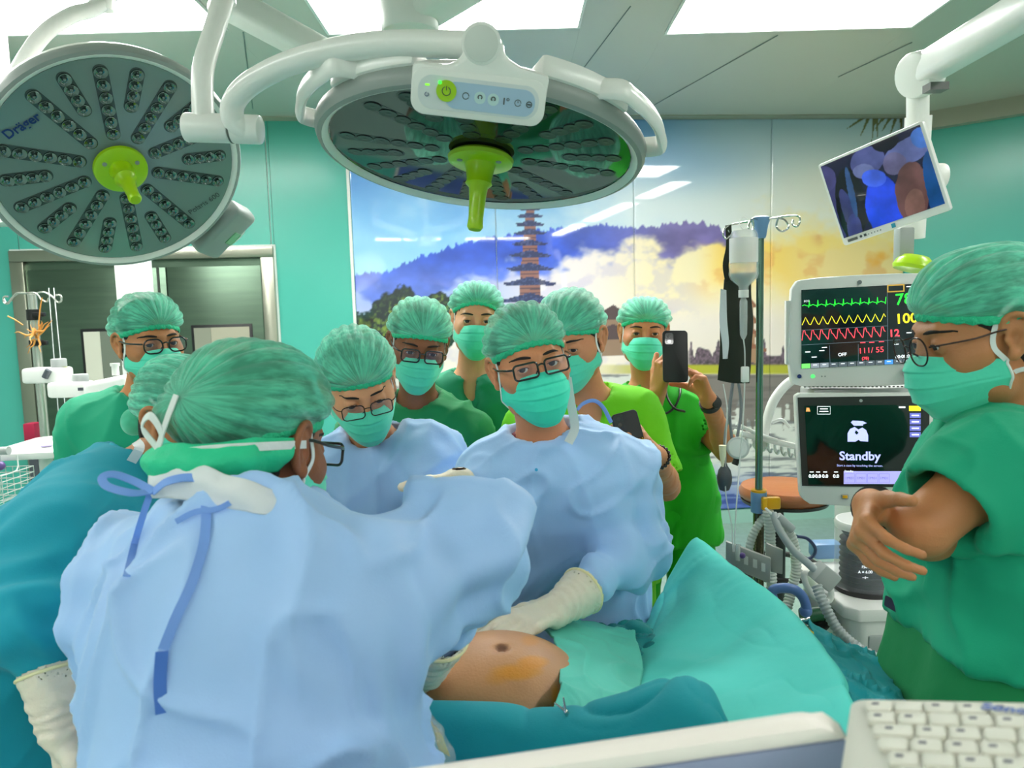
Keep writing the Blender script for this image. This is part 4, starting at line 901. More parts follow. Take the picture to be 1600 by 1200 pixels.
cloth_sheet('turquoise drape sloping down from a raised screen towards the bare belly', [
    R0((1096, 846, 1.86), (1158, 896, 1.62), (1236, 960, 1.36), (1304, 1040, 1.13), (1334, 1105, .97), (1362, 1210, .84)),
    R0((1085, 842, 1.82), (1146, 892, 1.58), (1226, 956, 1.33), (1294, 1036, 1.10), (1322, 1100, .95), (1346, 1210, .82)),
    R0((1060, 880, 1.78), (1105, 925, 1.56), (1170, 985, 1.34), (1236, 1052, 1.11), (1270, 1120, .95), (1290, 1220, .82)),
    R0((1035, 925, 1.75), (1062, 958, 1.55), (1112, 1012, 1.35), (1168, 1068, 1.12), (1200, 1140, .95), (1210, 1230, .82)),
    R0((1005, 985, 1.66), (1020, 995, 1.50), (1040, 1028, 1.35), (1080, 1075, 1.14), (1100, 1150, .96), (1100, 1250, .83)),
    R0((960, 1020, 1.60), (960, 1030, 1.46), (965, 1055, 1.33), (985, 1095, 1.16), (990, 1170, .98), (990, 1270, .85))], CL['drape'], amp=.005, fr=.6, seed=5, nu=22, nv=22)
cloth_sheet('mint drape bordering the bare belly on the side of the bottle pole', [
    R0((832, 972, 1.46), (856, 988, 1.34), (872, 1032, 1.22), (874, 1075, 1.10), (864, 1110, 1.04), (858, 1150, 1.0)),
    R0((868, 966, 1.47), (895, 985, 1.38), (912, 1022, 1.27), (912, 1066, 1.15), (902, 1112, 1.05), (892, 1150, 1.0)),
    R0((915, 975, 1.48), (935, 990, 1.40), (950, 1025, 1.30), (950, 1068, 1.17), (940, 1115, 1.05), (930, 1160, 1.0)),
    R0((970, 985, 1.52), (990, 1000, 1.42), (1004, 1035, 1.32), (1000, 1078, 1.19), (985, 1125, 1.05), (975, 1165, 1.0))], CL['drape_l'], amp=.006, fr=1.1, seed=8)
cloth_sheet('deep teal drape hanging along the near edge of the belly', [
    R0((628, 1106, 1.13), (690, 1106, 1.11), (780, 1112, 1.10), (868, 1116, 1.08), (960, 1098, 1.07), (1050, 1066, 1.05), (1100, 1080, 1.02), (1130, 1130, .98)),
    R0((630, 1098, 1.06), (690, 1100, 1.04), (780, 1104, 1.03), (870, 1110, 1.02), (960, 1092, 1.01), (1048, 1060, 1.00), (1104, 1074, .98), (1134, 1128, .95)),
    R0((650, 1150, 1.00), (715, 1160, .98), (790, 1160, .97), (870, 1160, .96), (960, 1150, .95), (1050, 1120, .94), (1110, 1135, .92), (1145, 1170, .92)),
    R0((660, 1230, .97), (720, 1240, .96), (790, 1240, .95), (870, 1240, .94), (960, 1230, .93), (1050, 1210, .92), (1110, 1220, .91), (1150, 1250, .91)),
    R0((640, 1500, .97), (720, 1500, .96), (790, 1500, .95), (870, 1500, .94), (960, 1500, .93), (1050, 1500, .92), (1110, 1500, .91), (1150, 1500, .91))], CL['drape_d'], amp=.007, fr=.9, seed=12, nu=14, nv=14)
cloth_sheet('dark crumpled drape bunched beside the blue sleeve', [
    R0((905, 968, 1.53), (960, 962, 1.55), (1015, 972, 1.56), (1060, 1002, 1.52)),
    R0((910, 984, 1.47), (965, 978, 1.50), (1022, 985, 1.50), (1072, 1015, 1.46)),
    R0((935, 1008, 1.42), (985, 1003, 1.44), (1035, 1010, 1.43), (1075, 1035, 1.40)),
    R0((950, 1030, 1.40), (990, 1028, 1.40), (1030, 1036, 1.40), (1060, 1048, 1.38))], cloth_mat('wet_drape', (0, 128, 130)), amp=.017, fr=2.2, seed=17)
cloth_sheet('bright teal drape heaped behind the keyboard corner', [
    R0((1250, 975, 1.40), (1296, 1030, 1.24), (1320, 1085, 1.08), (1330, 1150, .98)),
    R0((1318, 1016, 1.42), (1345, 1040, 1.28), (1352, 1090, 1.12), (1350, 1160, 1.0)),
    R0((1355, 1032, 1.42), (1388, 1052, 1.30), (1392, 1092, 1.15), (1385, 1160, 1.02)),
    R0((1372, 1050, 1.44), (1408, 1076, 1.32), (1414, 1110, 1.17), (1400, 1180, 1.04)),
    R0((1378, 1110, 1.44), (1414, 1130, 1.32), (1420, 1160, 1.17), (1402, 1230, 1.04))], CL['drape_d'], amp=.014, fr=1.6, seed=21)
cloth_sheet('mint towel at the far tip of the bare belly', [
    R0((622, 1066, 1.20), (650, 1062, 1.22), (680, 1060, 1.24)), R0((628, 1084, 1.14), (652, 1078, 1.16), (684, 1070, 1.2)), R0((632, 1106, 1.08), (656, 1104, 1.1), (682, 1100, 1.14)), R0((640, 1130, 1.06), (660, 1130, 1.08), (682, 1125, 1.12))], CL['drape_l'], amp=.012, fr=2.5, seed=23, cat='towel', name='surgical_towel')
# clips and the plastic pouch
for lab, p, d in (('small steel towel clip at the corner where mint and deep teal drapes meet', (884, 1112, .995), (18, 14)), ('small steel towel clip at the tip of the belly beside the blue gown', (641, 1101, 1.03), (14, 8))):
    t = thing('towel_clip', lab, 'clip', W(*p), 'towel clips'); a = W(*p); b = W(p[0]-d[0], p[1]-d[1], p[2]+.005); c = W(p[0]-d[0]*.2, p[1]-d[1]*1.6, p[2]+.005)
    B().tube([b, a, W(p[0]+4, p[1]+3, p[2])], [.0012, .0025, .002], sub=3).ob('jaw', chrome, t); B().tube([c, a, W(p[0]+2, p[1]+8, p[2])], [.0012, .0025, .002], sub=3).ob('jaw', chrome, t); B().sph(a, .0038, 8).ob('pivot', chrome, t)
plast = mat('clear_plastic', (235, 240, 240), .06, alpha=.20, bump=.9, bscale=34, coat=.8)
pch = thing('fluid_pouch', 'crinkled clear plastic pouch with orange residue hanging below the teal drape', 'pouch', W(670, 1150, .93))
sheet('pouch_film', [R0((634, 1100, 1.0), (650, 1106, 1.0), (668, 1115, .99)), R0((640, 1130, .94), (665, 1130, .91), (690, 1145, .93)), R0((644, 1165, .92), (672, 1165, .88), (704, 1175, .91)), R0((648, 1215, .92), (680, 1215, .90), (715, 1215, .92))], 14, 12, plast, pch, .003, lambda V, u, v: .007*(1-np.abs(noise(V*46, 3)))**2-.004)
sheet('residue', [R0((672, 1128, .935), (684, 1140, .94)), R0((680, 1150, .918), (694, 1158, .925)), R0((684, 1172, .912), (702, 1182, .92))], 6, 6, mat('residue', (150, 150, 30), .2, coat=.5), pch, .002, lambda V, u, v: .004*noise(V*90, 3))
# ---------------------------------------------------------------- surgical lamps, booms
lw = mat('lamp_white', (246, 245, 241), .3, coat=.15); lg = mat('lamp_grey', (150, 158, 154), .4); lgd = mat('lamp_dark_grey', (96, 98, 94), .45)
lime = mat('lime_plastic', (170, 214, 10), .32, sss=.1, coat=.2); limed = mat('lime_cover', (150, 200, 30), .35)
glassd = mat('lamp_glass', (126, 144, 140), .28, coat=.35); glassm = mat('lamp_mirror_glass', (26, 32, 36), .05, spec=.9)
slotm = mat('lens_slot', (84, 96, 94), .25, metal=.2); slotd = mat('lens_slot_dim', (52, 60, 64), .12)
lensc = mat('lens_chrome', (120, 132, 130), .08, metal=.95); lensd = mat('lens_dark', (20, 26, 28), .3)
inkb = mat('ink_blue', (22, 52, 120), .5); inkg = mat('ink_grey', (70, 76, 80), .5)
def lens_mesh(dark):
    b = B(); b.lathe([(.0002, .001), (.006, .0012), (.0095, .0032), (.0118, .0048), (.0128, .0042), (.0130, 0)], Matrix.Identity(4), 16); b.sph((0, 0, .0022), .0042, 5)
    return b.me('lens')
LENS = [lens_mesh(0), lens_mesh(1)]; LENS[0].materials.append(lensc); LENS[1].materials.append(lensd)
def lamp(label, C, n, top, rad, facemat, dark, handle_len):
    zs = .62 if dark else 1.
    """round multi-lens surgical light: local z points out of the lit face"""
    z = nrm(n); y = nrm(np.asarray(top)-z*np.dot(top, z)); x = np.cross(y, z); M = frame(x, y, z, C); t = thing('surgical_lamp', label, 'surgical lamp', C)
    k = rad/.345
    pr = [(.20, -.085), (.26, -.082), (.315, -.068), (.338, -.045), (.3455, -.018), (.3455, .002), (.340, .012), (.330, .016), (.322, .010), (.318, .002)]
    B().lathe([(.001, -.088*zs)]+[(r_, z_*zs if z_ < -.03 else z_) for r_, z_ in pr]+[(.001, .002)], M @ Matrix.Scale(k, 4), 72).ob('housing', lw, t)
    B().lathe([(.318, .001), (.332, .0165), (.3405, .013), (.3460, .002), (.3475, -.014), (.3440, -.020)], M @ Matrix.Scale(k, 4), 72).ob('rim', lg, t)
    B().lathe([(.001, .0026), (.316, .0026), (.3175, .004), (.3175, .001)], M @ Matrix.Scale(k, 4), 64).ob('cover_glass', facemat, t)
    for i in range(20):
        a = math.radians(18*i+99); long_ = i % 2 == 0
        if i in (3, 13): continue
        ra, rb, cnt = (.085, .300, 6) if long_ else (.170, .300, 4)
        if not long_ and False: pass
        d = A(math.cos(a), math.sin(a), 0); w_ = .0205
        sl = B().prism([(p[0]+(ra+rb)/2, p[1]) for p in rrect(rb-ra, 2*w_*.92, w_*.9, 7)], .0022 if not dark else .0006, M @ Matrix.Scale(k, 4) @ Matrix.Rotation(a, 4, 'Z') @ Matrix.Translation((0, 0, .0024)))
        so = sl.ob('lens_row', slotm if not dark else slotd, t)
        for q in range(cnt):
            r = ra+.020+(rb-ra-.040)*q/(cnt-1); sc = 1.25
            link('lens', LENS[dark], None, so, M @ Matrix.Scale(k, 4) @ Matrix.Translation((d[0]*r, d[1]*r, .0040)) @ Matrix.Rotation(a+q*1.3, 4, 'Z') @ Matrix.Diagonal((sc, sc*1.1, sc*(.06 if dark else 1), 1)))
    B().lathe([(.001, .006), (.064, .006), (.070, .012), (.068, .020), (.060, .024), (.001, .026)], M, 40).ob('hub', lime, t)
    for j in range(3):
        a = 2.1*j+.6; B().cyl(*(np.array(M @ Vector((.047*math.cos(a), .047*math.sin(a), zz))) for zz in (.0215, .0262)), .006, n=14).ob('hub_screw', lg, t)
    h = handle_len
    B().lathe([(.034, .02), (.030, .035), (.026, h*.36), (.0285, h*.40), (.0200, h*.45), (.0175, h*.6), (.0155, h*.85), (.0170, h*.96), (.0130, h), (.004, h+.002)], M, 28).ob('handle', lime, t)
    return t, M, k
v1 = -ray(186, 252); n1_ = nrm(v1*math.cos(math.radians(44))+nrm(R_*.43-U_*.9)*math.sin(math.radians(44)))
L1, ML1, k1 = lamp('round grey multi-lens surgical lamp facing the viewer, lime handle', W(187, 260, 2.1), n1_, A(-.1, 0, 1), .332, glassd, 0, .17)
def on1(x, y, z=.0036): return ML1 @ Matrix.Translation((x, y, z))
text('Dräger', .034, inkb, L1, ML1 @ Matrix.Translation((-.222, .112, .0055)) @ Matrix.Rotation(math.radians(38), 4, 'Z'), bold=.0006)
text('Polaris 600', .024, inkg, L1, ML1 @ Matrix.Translation((.232, -.120, .0055)) @ Matrix.Rotation(math.radians(38), 4, 'Z'))
a = math.radians(-38); Mr = ML1 @ Matrix.Rotation(a, 4, 'Z') @ Matrix.Translation((.395, 0, -.03)) @ Matrix.Rotation(math.radians(18), 4, 'Y')
B().box((-.005, 0, 0), (.11, .20, .065), M=Mr, bev=.02, seg=4).ob('control_box', lgd if 0 else lg, L1); B().box((.02, 0, .033), (.03, .05, .002), M=Mr, bev=.004).ob('green_sticker', mat('pale_green', (150, 200, 160), .4), L1)  # control box with a flat pale green sticker, which gives off no light
B().tube([np.array(Mr @ Vector((.055, -.06, 0))), np.array(Mr @ Vector((.075, 0, 0))), np.array(Mr @ Vector((.055, .06, 0)))], .010, sub=6).ob('grip', lw, L1)
# its curved arm
ar = thing('lamp_boom', 'curved white tube arm reaching the multi-lens lamp from above', 'lamp arm', W(160, 0, 2.15))
B().tube(R0((186, -20, 2.3), (150, 12, 2.22), (112, 24, 2.15), (70, 52, 2.1), (36, 98, 2.08), (12, 150, 2.08), (2, 200, 2.1), (-10, 240, 2.12)), .021, n=16, sub=8).ob('tube', lw, ar)
B().cyl(W(162, -45, 2.25), W(158, 14, 2.25), .034, n=24).ob('socket', lw, ar); e = W(158, -45, 2.25); B().cyl(e, A(e[0], e[1], H), .03).ob('drop_tube', lw, ar)
# second lamp, seen edge on
v2 = -ray(755, 240); n2_ = nrm(v2*math.sin(math.radians(4))+nrm(-R_*.085-U_)*math.cos(math.radians(4)))
C2 = W(752, 240, 1.60)
L2, ML2, k2 = lamp('large tilted surgical lamp with mirror glass underside and a lit button panel', C2, n2_, A(0, -1, 0)*1.0, .342, glassm, 1, .165)
loc2 = lambda x, y, z: np.array(ML2 @ Vector((x, y, z)))
# panel on the near rim
Mi2 = np.array(ML2.inverted()); zp = nrm(-ray(747, 150)*1.0+A(0, 0, -.12)); xp = nrm(W(850, 165, 1.19)-W(655, 140, 1.19)); xp = nrm(xp-zp*(xp@zp)); yp = np.cross(zp, xp)
PC = W(748, 152, 1.195); MP = frame(xp, yp, zp, PC)
B().prism(rrect(.212, .070, .022, 8), .03, MP, -.03).ob('panel_body', lw, L2, bevel=.004)
B().prism([(-.106, .0), (.106, .0), (.108, .043), (.060, .050), (.035, .062), (.030, .085), (-.026, .085), (-.030, .055), (-.050, .040), (-.106, .040)], .034, MP, -.036).ob('panel_neck', lw, L2, bevel=.008)
B().prism(rrect(.190, .050, .022, 8), .0022, MP, -.001).ob('keypad', mat('keypad_white', (226, 230, 232), .35), L2)
B().prism([(p[0]+.018, p[1]-.001) for p in rrect(.142, .040, .018, 8)], .001, MP, .0014).ob('keypad_blue', mat('keypad_blue', (176, 202, 228), .35), L2)
pw = B().cyl(*(np.array(MP @ Vector((-.051, .004, z_))) for z_ in (.0, .0045)), .0158, n=32).ob('power_button', lime, L2)
def sym(pts, r=.0006, closed=False, m=inkg, par=L2, z_=.0050, MM=None): B().tube([np.array((MM or MP) @ Vector((p[0], p[1], z_))) for p in pts], r, n=5, closed=closed).ob('symbol', m, par)
arc = lambda cx, cy, r, a0, a1, n=14: [(cx+r*math.cos(math.radians(a0+(a1-a0)*i/n)), cy+r*math.sin(math.radians(a0+(a1-a0)*i/n))) for i in range(n+1)]
sym(arc(-.051, .004, .0065, 115, 425)); sym([(-.051, .005), (-.051, .0115)])
for j, xx in enumerate((-.0205, .002, .023, .043, .062, .080)):
    yy = .0-.0004*j
    if j in (0, 4): sym(arc(xx, yy, .0048, 0, 340), z_=.0026); 
    if j in (1, 2): sym(arc(xx, yy+.001, .0030, -50, 230), .0009, z_=.0036); B().prism([(p[0]+xx, p[1]+yy) for p in rrect(.018, .018, .0085)], .0012, MP, .0018).ob('key', mat('key_pale', (200, 226, 230), .4), L2)
    if j == 3: sym([(xx-.003, yy-.005), (xx-.003, yy+.005)], .0012, z_=.0026); sym(arc(xx+.003, yy+.003, .0018, 0, 360), z_=.0026)
    if j == 4: sym([(xx, yy), (xx, yy+.003)], z_=.0026)
    if j == 5: sym(arc(xx, yy, .0042, 0, 360), .0008, z_=.0026); sym([(xx-.003, yy), (xx+.003, yy)], .0012, z_=.0026)
sym(arc(-.081, -.004, .0030, 100, 420), .0005, m=inkb, z_=.0028)
gl_ = mat('indicator_green', (60, 240, 70), .4, emit=1.2)
B().sph(np.array(MP @ Vector((-.0615, .0155, .004))), .0028, 8).ob('indicator', gl_, L2); B().prism([(p[0]-.081, p[1]+.010) for p in rrect(.007, .003, .001)], .001, MP, .0014).ob('indicator', mat('indicator_lime', (140, 235, 60), .4, emit=.6), L2)
# grips at both ends of the rim
for sg, a0 in ((1, 28), (-1, 152)):
    P = [loc2(.372*math.cos(math.radians(a)), .372*math.sin(math.radians(a)), -.030) for a in np.linspace(a0-20, a0+20, 7)]
    P = [loc2(.325*math.cos(math.radians(a0-25)), .325*math.sin(math.radians(a0-25)), -.034)]+P+[loc2(.325*math.cos(math.radians(a0+25)), .325*math.sin(math.radians(a0+25)), -.034)]
    B().tube(P, .012, n=12, sub=5, flat=(1.7, .8)).ob('grip', lw, L2)
for a_, b_ in ((38, 72), (108, 142)):
    am = math.radians((a_+b_)/2); poly = [(.350*math.cos(math.radians(a)), .350*math.sin(math.radians(a))) for a in np.linspace(a_, b_, 9)]+[(.24*math.cos(math.radians(a)), .24*math.sin(math.radians(a))) for a in np.linspace(b_, a_, 9)]
    B().prism(poly, .040, ML2, -.056).ob('rim_cover', lw, L2, bevel=.008)
# knuckle, tube, joint cylinder
ka = thing('lamp_boom', 'looping white tube arm with a round knuckle carrying the button panel lamp', 'lamp arm', W(752, 60, 1.24))
kc = W(752, 68, 1.21); kd = nrm(ray(752, 66)); B().cyl(kc-kd*.045, kc+kd*.05, .0305, n=40).ob('knuckle', lw, ka, bevel=.003); B().cyl(kc-kd*.0475, kc-kd*.044, .026, n=40).ob('knuckle_cap', white_metal, ka, bevel=.001)
B().cyl(kc, np.array(MP @ Vector((.004, .052, -.02))), .027, .032, n=32).ob('neck', lw, ka)
B().tube(R0((742, 72, 1.24), (690, 69, 1.26), (620, 68, 1.29), (540, 76, 1.33), (455, 98, 1.38), (395, 128, 1.42), (366, 158, 1.44), (364, 186, 1.45), (378, 200, 1.46), (392, 206, 1.47)), .0215, n=20, sub=8).ob('tube', lw, ka)
B().cyl(W(362, 201, 1.47), W(408, 203, 1.47), .0275, n=32).ob('joint_cylinder', lw, ka, bevel=.004); B().cyl(W(361, 201, 1.47), W(363.5, 201, 1.47), .0281, n=32).ob('joint_gap', lgd, ka); B().cyl(W(289, 199, 1.47), W(361, 201, 1.47), .0275, n=32).ob('joint_sleeve', lw, ka, bevel=.005)
B().tube(R0((318, 192, 1.47), (316, 130, 1.48), (320, 95, 1.49), (334, 50, 1.52), (352, -10, 1.58)), .0205, n=18, sub=6).ob('upright', lw, ka)
e = W(352, -10, 1.58); B().cyl(e-A(0, 0, .02), A(e[0], e[1], H), .0205, n=18).ob('drop_tube', lw, ka)
# booms under the ceiling
boomm = mat('boom_grey_white', (214, 220, 214), .4)
def beam(par, a, b, w_, h_, name='beam', m=boomm, bev=.02):
    d = nrm(b-a); x = nrm(np.cross(d, A(0, 0, 1))); z = np.cross(x, d); L = np.linalg.norm(b-a)
    return B().box((0, 0, 0), (w_, L, h_), M=frame(x, d, z, (a+b)/2), bev=bev, seg=3).ob(name, m, par)
b1 = thing('ceiling_boom', 'grey boom arm slanting down towards the orange label', 'boom arm', W(440, 60, 2.5)); beam(b1, W(330, -10, 2.35), W(565, 118, 2.6), .10, .085)
e = W(335, -8, 2.36); B().cyl(e, A(e[0], e[1], H), .05).ob('drop_tube', boomm, b1)
b2 = thing('ceiling_boom', 'thick pale boom arm rising between two ceiling lights', 'boom arm', W(650, 30, 2.4)); beam(b2, W(640, 24, 2.3), W(860, -110, 2.15), .14, .10, bev=.03)
e = W(640, 20, 2.3); B().cyl(e-A(0, 0, .06), e+A(0, 0, .05), .085, n=32).ob('pivot', boomm, b2, bevel=.01); e = W(860, -112, 2.15); B().cyl(e, A(e[0], e[1], H), .06).ob('drop_tube', boomm, b2)
b3 = thing('boom_head', 'white boom head with an orange top label behind the lamp arm', 'boom head', W(615, 105, 2.5)); cc = W(616, 118, 2.45)
B().box((0, 0, 0), (.20, .20, .13), M=Matrix.Translation(cc.tolist()), bev=.03, seg=4).ob('head_body', lw, b3)
om = mat('orange_label', (236, 168, 10), .4); pc = W(615, 106, 2.34); zz = nrm(-ray(615, 106)); xx, yy, zz = basis_z(zz, R_); B().prism([(p[0]+p[1]*.5, p[1]) for p in rrect(.155, .042, .016, 5)], .006, frame(xx, yy, zz, pc)).ob('orange_label', om, b3)
e = cc+A(0, 0, .06); B().cyl(e, A(e[0], e[1], H), .035).ob('drop_tube', boomm, b3)
# plain pendant column in front of the doors
pcx = thing('pendant_column', 'plain white pendant column in front of the steel doors', 'pendant column', W(207, 440, 3.3)); ca_ = W(207, 400, 3.3); wd = 43/1150*3.3
B().box((ca_[0], ca_[1], 1.45), (wd, wd*.8, 1.3), bev=.008).ob('column', lw, pcx); B().box((ca_[0], ca_[1], .78), (.42, .34, .10), bev=.02).ob('console', lw, pcx)
q = W(10, 152, 3.0); B().box(((q[0]-.3+ca_[0])/2, ca_[1], 2.16), (ca_[0]-q[0]+.3+wd, .14, .13), bev=.02).ob('arm', lw, pcx); B().cyl((q[0]-.25, ca_[1], 2.1), (q[0]-.25, ca_[1], H), .07).ob('drop_tube', lw, pcx)
# ceiling monitor on its arm
ma = thing('monitor_boom', 'jointed white arm from the ceiling holding the tilted screen', 'monitor arm', W(1440, 110, 2.0))
beam(ma, W(1446, 108, 2.14), W(1660, -20, 1.66), .075, .085, 'beam', lw); kx = W(1437, 116, 2.16)
B().cyl(W(1424, 119, 2.14), W(1452, 112, 2.16), .062, n=36).ob('elbow', lw, ma, bevel=.008); B().cyl(W(1434, 110, 2.18), W(1434, 195, 2.22), .030, n=24).ob('post', lw, ma); B().cyl(W(1435, 182, 2.22), W(1425, 372, 2.28), .036, n=24).ob('post_sleeve', lw, ma)
e = W(1660, -20, 1.66); B().cyl(e, A(e[0], e[1], H), .04).ob('drop_tube', lw, ma); B().box((0, 0, 0), (.05, .04, .02), M=Matrix.Translation(W(1462, 137, 2.05).tolist())).ob('cable_outlet', lgd, ma)
B().cyl(W(1452, 276, 2.22), W(1474, 276, 2.22), .038, n=28).ob('tilt_knob', lw, ma, bevel=.005)
def quad_frame(TL, TR, BL):
    TL, TR, BL = map(np.asarray, (TL, TR, BL)); x = nrm(TR-TL); y = TL-BL; y = nrm(y-x*(x@y)); z = np.cross(x, y); w_ = np.linalg.norm(TR-TL); h_ = abs((TL-BL)@y); return frame(x, y, z, TL+x*w_/2-y*h_/2), w_, h_, x, y, z
MM, mw, mh, mx, my, mz = quad_frame(W(1277, 258, 2.22), W(1441, 188, 2.02), W(1309, 388, 2.22))
mo = thing('monitor', 'tilted white-rimmed screen showing the operation, hung from the ceiling arm', 'monitor', W(1378, 290, 2.1))
B().prism(rrect(mw, mh, .008), .028, MM, -.030).ob('casing', lw, mo, bevel=.003); B().box((0, 0, -.045), (mw*.45, mh*.5, .035), M=MM, bev=.01).ob('back_housing', lgd, mo)
def op_view(V):
    px, py = proj(V); n = len(px); P = np.stack([px/30, py/30, px*0], 1); C = np.zeros((n, 3))+(22, 22, 52); ss = lambda e0, e1, x: np.clip((x-e0)/(e1-e0), 0, 1); f = fbm(P, 4, 3)
    def el(cx, cy, rx, ry, ang, col, sf=.06):
        nonlocal C
        a = math.radians(ang); dx, dy = px-cx, py-cy; u = (dx*math.cos(a)+dy*math.sin(a))/rx; v = (-dx*math.sin(a)+dy*math.cos(a))/ry; k = np.clip((1-(u*u+v*v)+f*.12)/sf, 0, 1)[:, None]; C = C*(1-k)+np.array(col, float)*(1+.14*f[:, None])*k
    el(1300, 330, 22, 60, -10, (52, 50, 100)); el(1288, 280, 18, 22, 0, (62, 58, 110)); el(1330, 320, 24, 58, -8, (8, 12, 22)); el(1328, 335, 10, 40, -20, (44, 46, 92)); el(1336, 360, 12, 26, -10, (50, 56, 110))
    el(1355, 252, 28, 22, -20, (72, 76, 130)); el(1350, 268, 18, 12, 0, (98, 104, 156)); el(1420, 235, 42, 20, -28, (88, 94, 150)); el(1398, 256, 20, 18, -30, (96, 90, 130)); el(1440, 215, 18, 16, 0, (60, 96, 170)); el(1384, 222, 22, 14, -20, (14, 14, 30))
    el(1382, 325, 28, 56, -8, (30, 62, 200)); el(1366, 278, 20, 14, 0, (60, 92, 220)); el(1425, 300, 26, 50, -6, (92, 60, 62)); el(1430, 320, 16, 26, 0, (112, 78, 74)); el(1462, 300, 14, 66, -12, (20, 62, 120)); el(1370, 372, 34, 10, -10, (10, 12, 26)); el(1330, 300, 5, 40, -12, (40, 66, 110))
    return np.clip(C, 0, 255)
scrm = vmat('screen_picture', .12, emit=.42, coat=.4)
uu = np.linspace(-mw/2+.008, mw/2-.008, 150); vv = np.linspace(-mh/2+.022, mh/2-.008, 120); oo = np.array(MM.translation)
painted('screen', oo+mx*uu[None, :, None]+my*vv[:, None, None]+mz*.0015, op_view, scrm, mo, .001, mz)
text('● ■ ▪ ▪ ▪ ▪ ▪', .010, inkg, mo, MM @ Matrix.Translation((-mw*.22, -mh/2+.011, .0005))); B().box((-mw/2+.03, -mh/2+.011, 0), (.028, .008, .002), M=MM).ob('badge', lgd, mo); B().box((.0, -mh/2+.011, 0), (.010, .012, .002), M=MM).ob('sticker', mat('sticker_blue', (40, 150, 180), .4), mo)
hb = thing('sterile_handle', 'lime round handle cover below the ceiling screen', 'handle', W(1428, 415, 2.1)); B().box((0, 0, 0), (.045, .04, .11), M=Matrix.Translation(W(1412, 385, 2.24).tolist()), bev=.005).ob('bracket', lg, hb)
B().lathe([(.01, .03), (.035, .028), (.052, .012), (.058, -.004), (.054, -.014), (.02, -.02)], Matrix.Translation(W(1428, 415, 2.2).tolist()) @ Matrix.Rotation(.25, 4, 'Y'), 36).ob('handle_cover', lime, hb)
# ---------------------------------------------------------------- worn and held small things
from mathutils.bvhtree import BVHTree
def caster(obj):
    me = obj.data; return BVHTree.FromPolygons([v.co for v in me.vertices], [p.vertices for p in me.polygons])
def onto(tree, px, py, off=.003, Y=1.):
    d = ray(px, py); h = tree.ray_cast(Vector(CP), Vector(d))
    return CP+d*(h[3]-off/abs(1)) if h[0] is not None else W(px, py, Y)
tie = cloth_mat('gown_tie', (118, 160, 232), .6, .1); white_cl = cloth_mat('white_cloth', (222, 226, 230), .8, .1)
back3 = lambda p: nrm(CP-p)
T1 = caster(front.top)
def ribbon_on(tree, pts, w_, m, par, name, Y=1., off=.004, sub=5, th=.0014):
    B().ribbon([onto(tree, x, y, off, Y) for x, y in pts], w_, back3, th, sub).ob(name, m, par)
g = front.top
ribbon_on(T1, [(318, 762), (322, 800), (318, 850), (300, 910), (275, 965), (255, 1015)], .011, tie, g, 'tie', .9)
ribbon_on(T1, [(253, 1018), (250, 1070), (253, 1115)], .013, cloth_mat('tie_dark', (70, 120, 205), .6, .1), g, 'tie', .9)
ribbon_on(T1, [(236, 768), (225, 800), (210, 850), (198, 900)], .008, tie, g, 'tie', .9)
ribbon_on(T1, [(372, 778), (340, 795), (305, 800), (275, 815)], .007, tie, g, 'tie', .9, .008)
B().ribbon([W(238, 768, .885), W(205, 770, .86), (W(168, 760, .86)), W(160, 746, .87), W(178, 741, .88), W(210, 752, .885), W(240, 768, .88)], .010, A(.2, -.6, .75), .0014, 6).ob('bow_loop', tie, g)
B().ribbon([W(240, 768, .88), W(262, 752, .875), W(300, 746, .88), W(345, 756, .885), W(372, 770, .89)], .011, A(.1, -.7, .7), .0014, 6).ob('bow_loop', tie, g)
# white under-collar
sheet('white_collar', [[W(*p) for p in r] for r in (((232, 735, .93), (262, 712, .92), (330, 735, .89), (390, 752, .87), (445, 772, .88)), ((236, 752, .91), (270, 742, .895), (335, 758, .87), (392, 776, .86), (450, 788, .87)), ((244, 778, .90), (280, 780, .885), (340, 790, .87), (396, 800, .86), (452, 806, .87)))], 10, 8, white_cl, g, .003, lambda V, u, v: .004*noise(V*40, 2))
TC = caster(front.cap) if False else None
Mc = front.M
cl = lambda x, y, z: np.array(Mc @ Vector((x, y, z)))
# tied mask string over the cap of the bending person
B().ribbon([cl(.092, -.012, .005), cl(.082, -.075, -.002), cl(.045, -.118, -.010), cl(.0, -.131, -.018), cl(-.04, -.122, -.018)], .011, lambda p: nrm(p-cl(0, 0, 0)), .0015, 8).ob('tie_string', strapm, front.cap)
for P in ([cl(-.03, -.126, -.015), cl(-.055, -.132, .010), cl(-.035, -.140, .024), cl(-.02, -.134, .004), cl(-.03, -.128, -.014)], [cl(-.03, -.128, -.012), cl(-.01, -.138, .020), cl(-.002, -.136, .050)], [cl(-.03, -.128, -.014), cl(-.032, -.128, -.045), cl(-.045, -.118, -.066)]):
    B().ribbon(P, .010, lambda p: nrm(p-cl(0, 0, 0)), .0015, 6).ob('tie_string', strapm, front.cap)
sheet('cap_flap', [[cl(*p) for p in r] for r in (((.088, -.03, .012), (.070, -.088, .006), (.03, -.120, -.004), (-.025, -.126, -.008), (-.07, -.095, -.006)), ((.092, -.034, -.012), (.076, -.100, -.020), (.034, -.136, -.028), (-.03, -.142, -.032), (-.078, -.108, -.03)), ((.076, -.040, -.030), (.060, -.092, -.046), (.026, -.118, -.058), (-.026, -.120, -.062), (-.068, -.096, -.058)))], 14, 10, mat('cap_flap', (40, 204, 150), .7, bump=.4, bscale=60), front.cap, .002, lambda V, u, v: .004*noise(V*[60, 60, 25], 6))
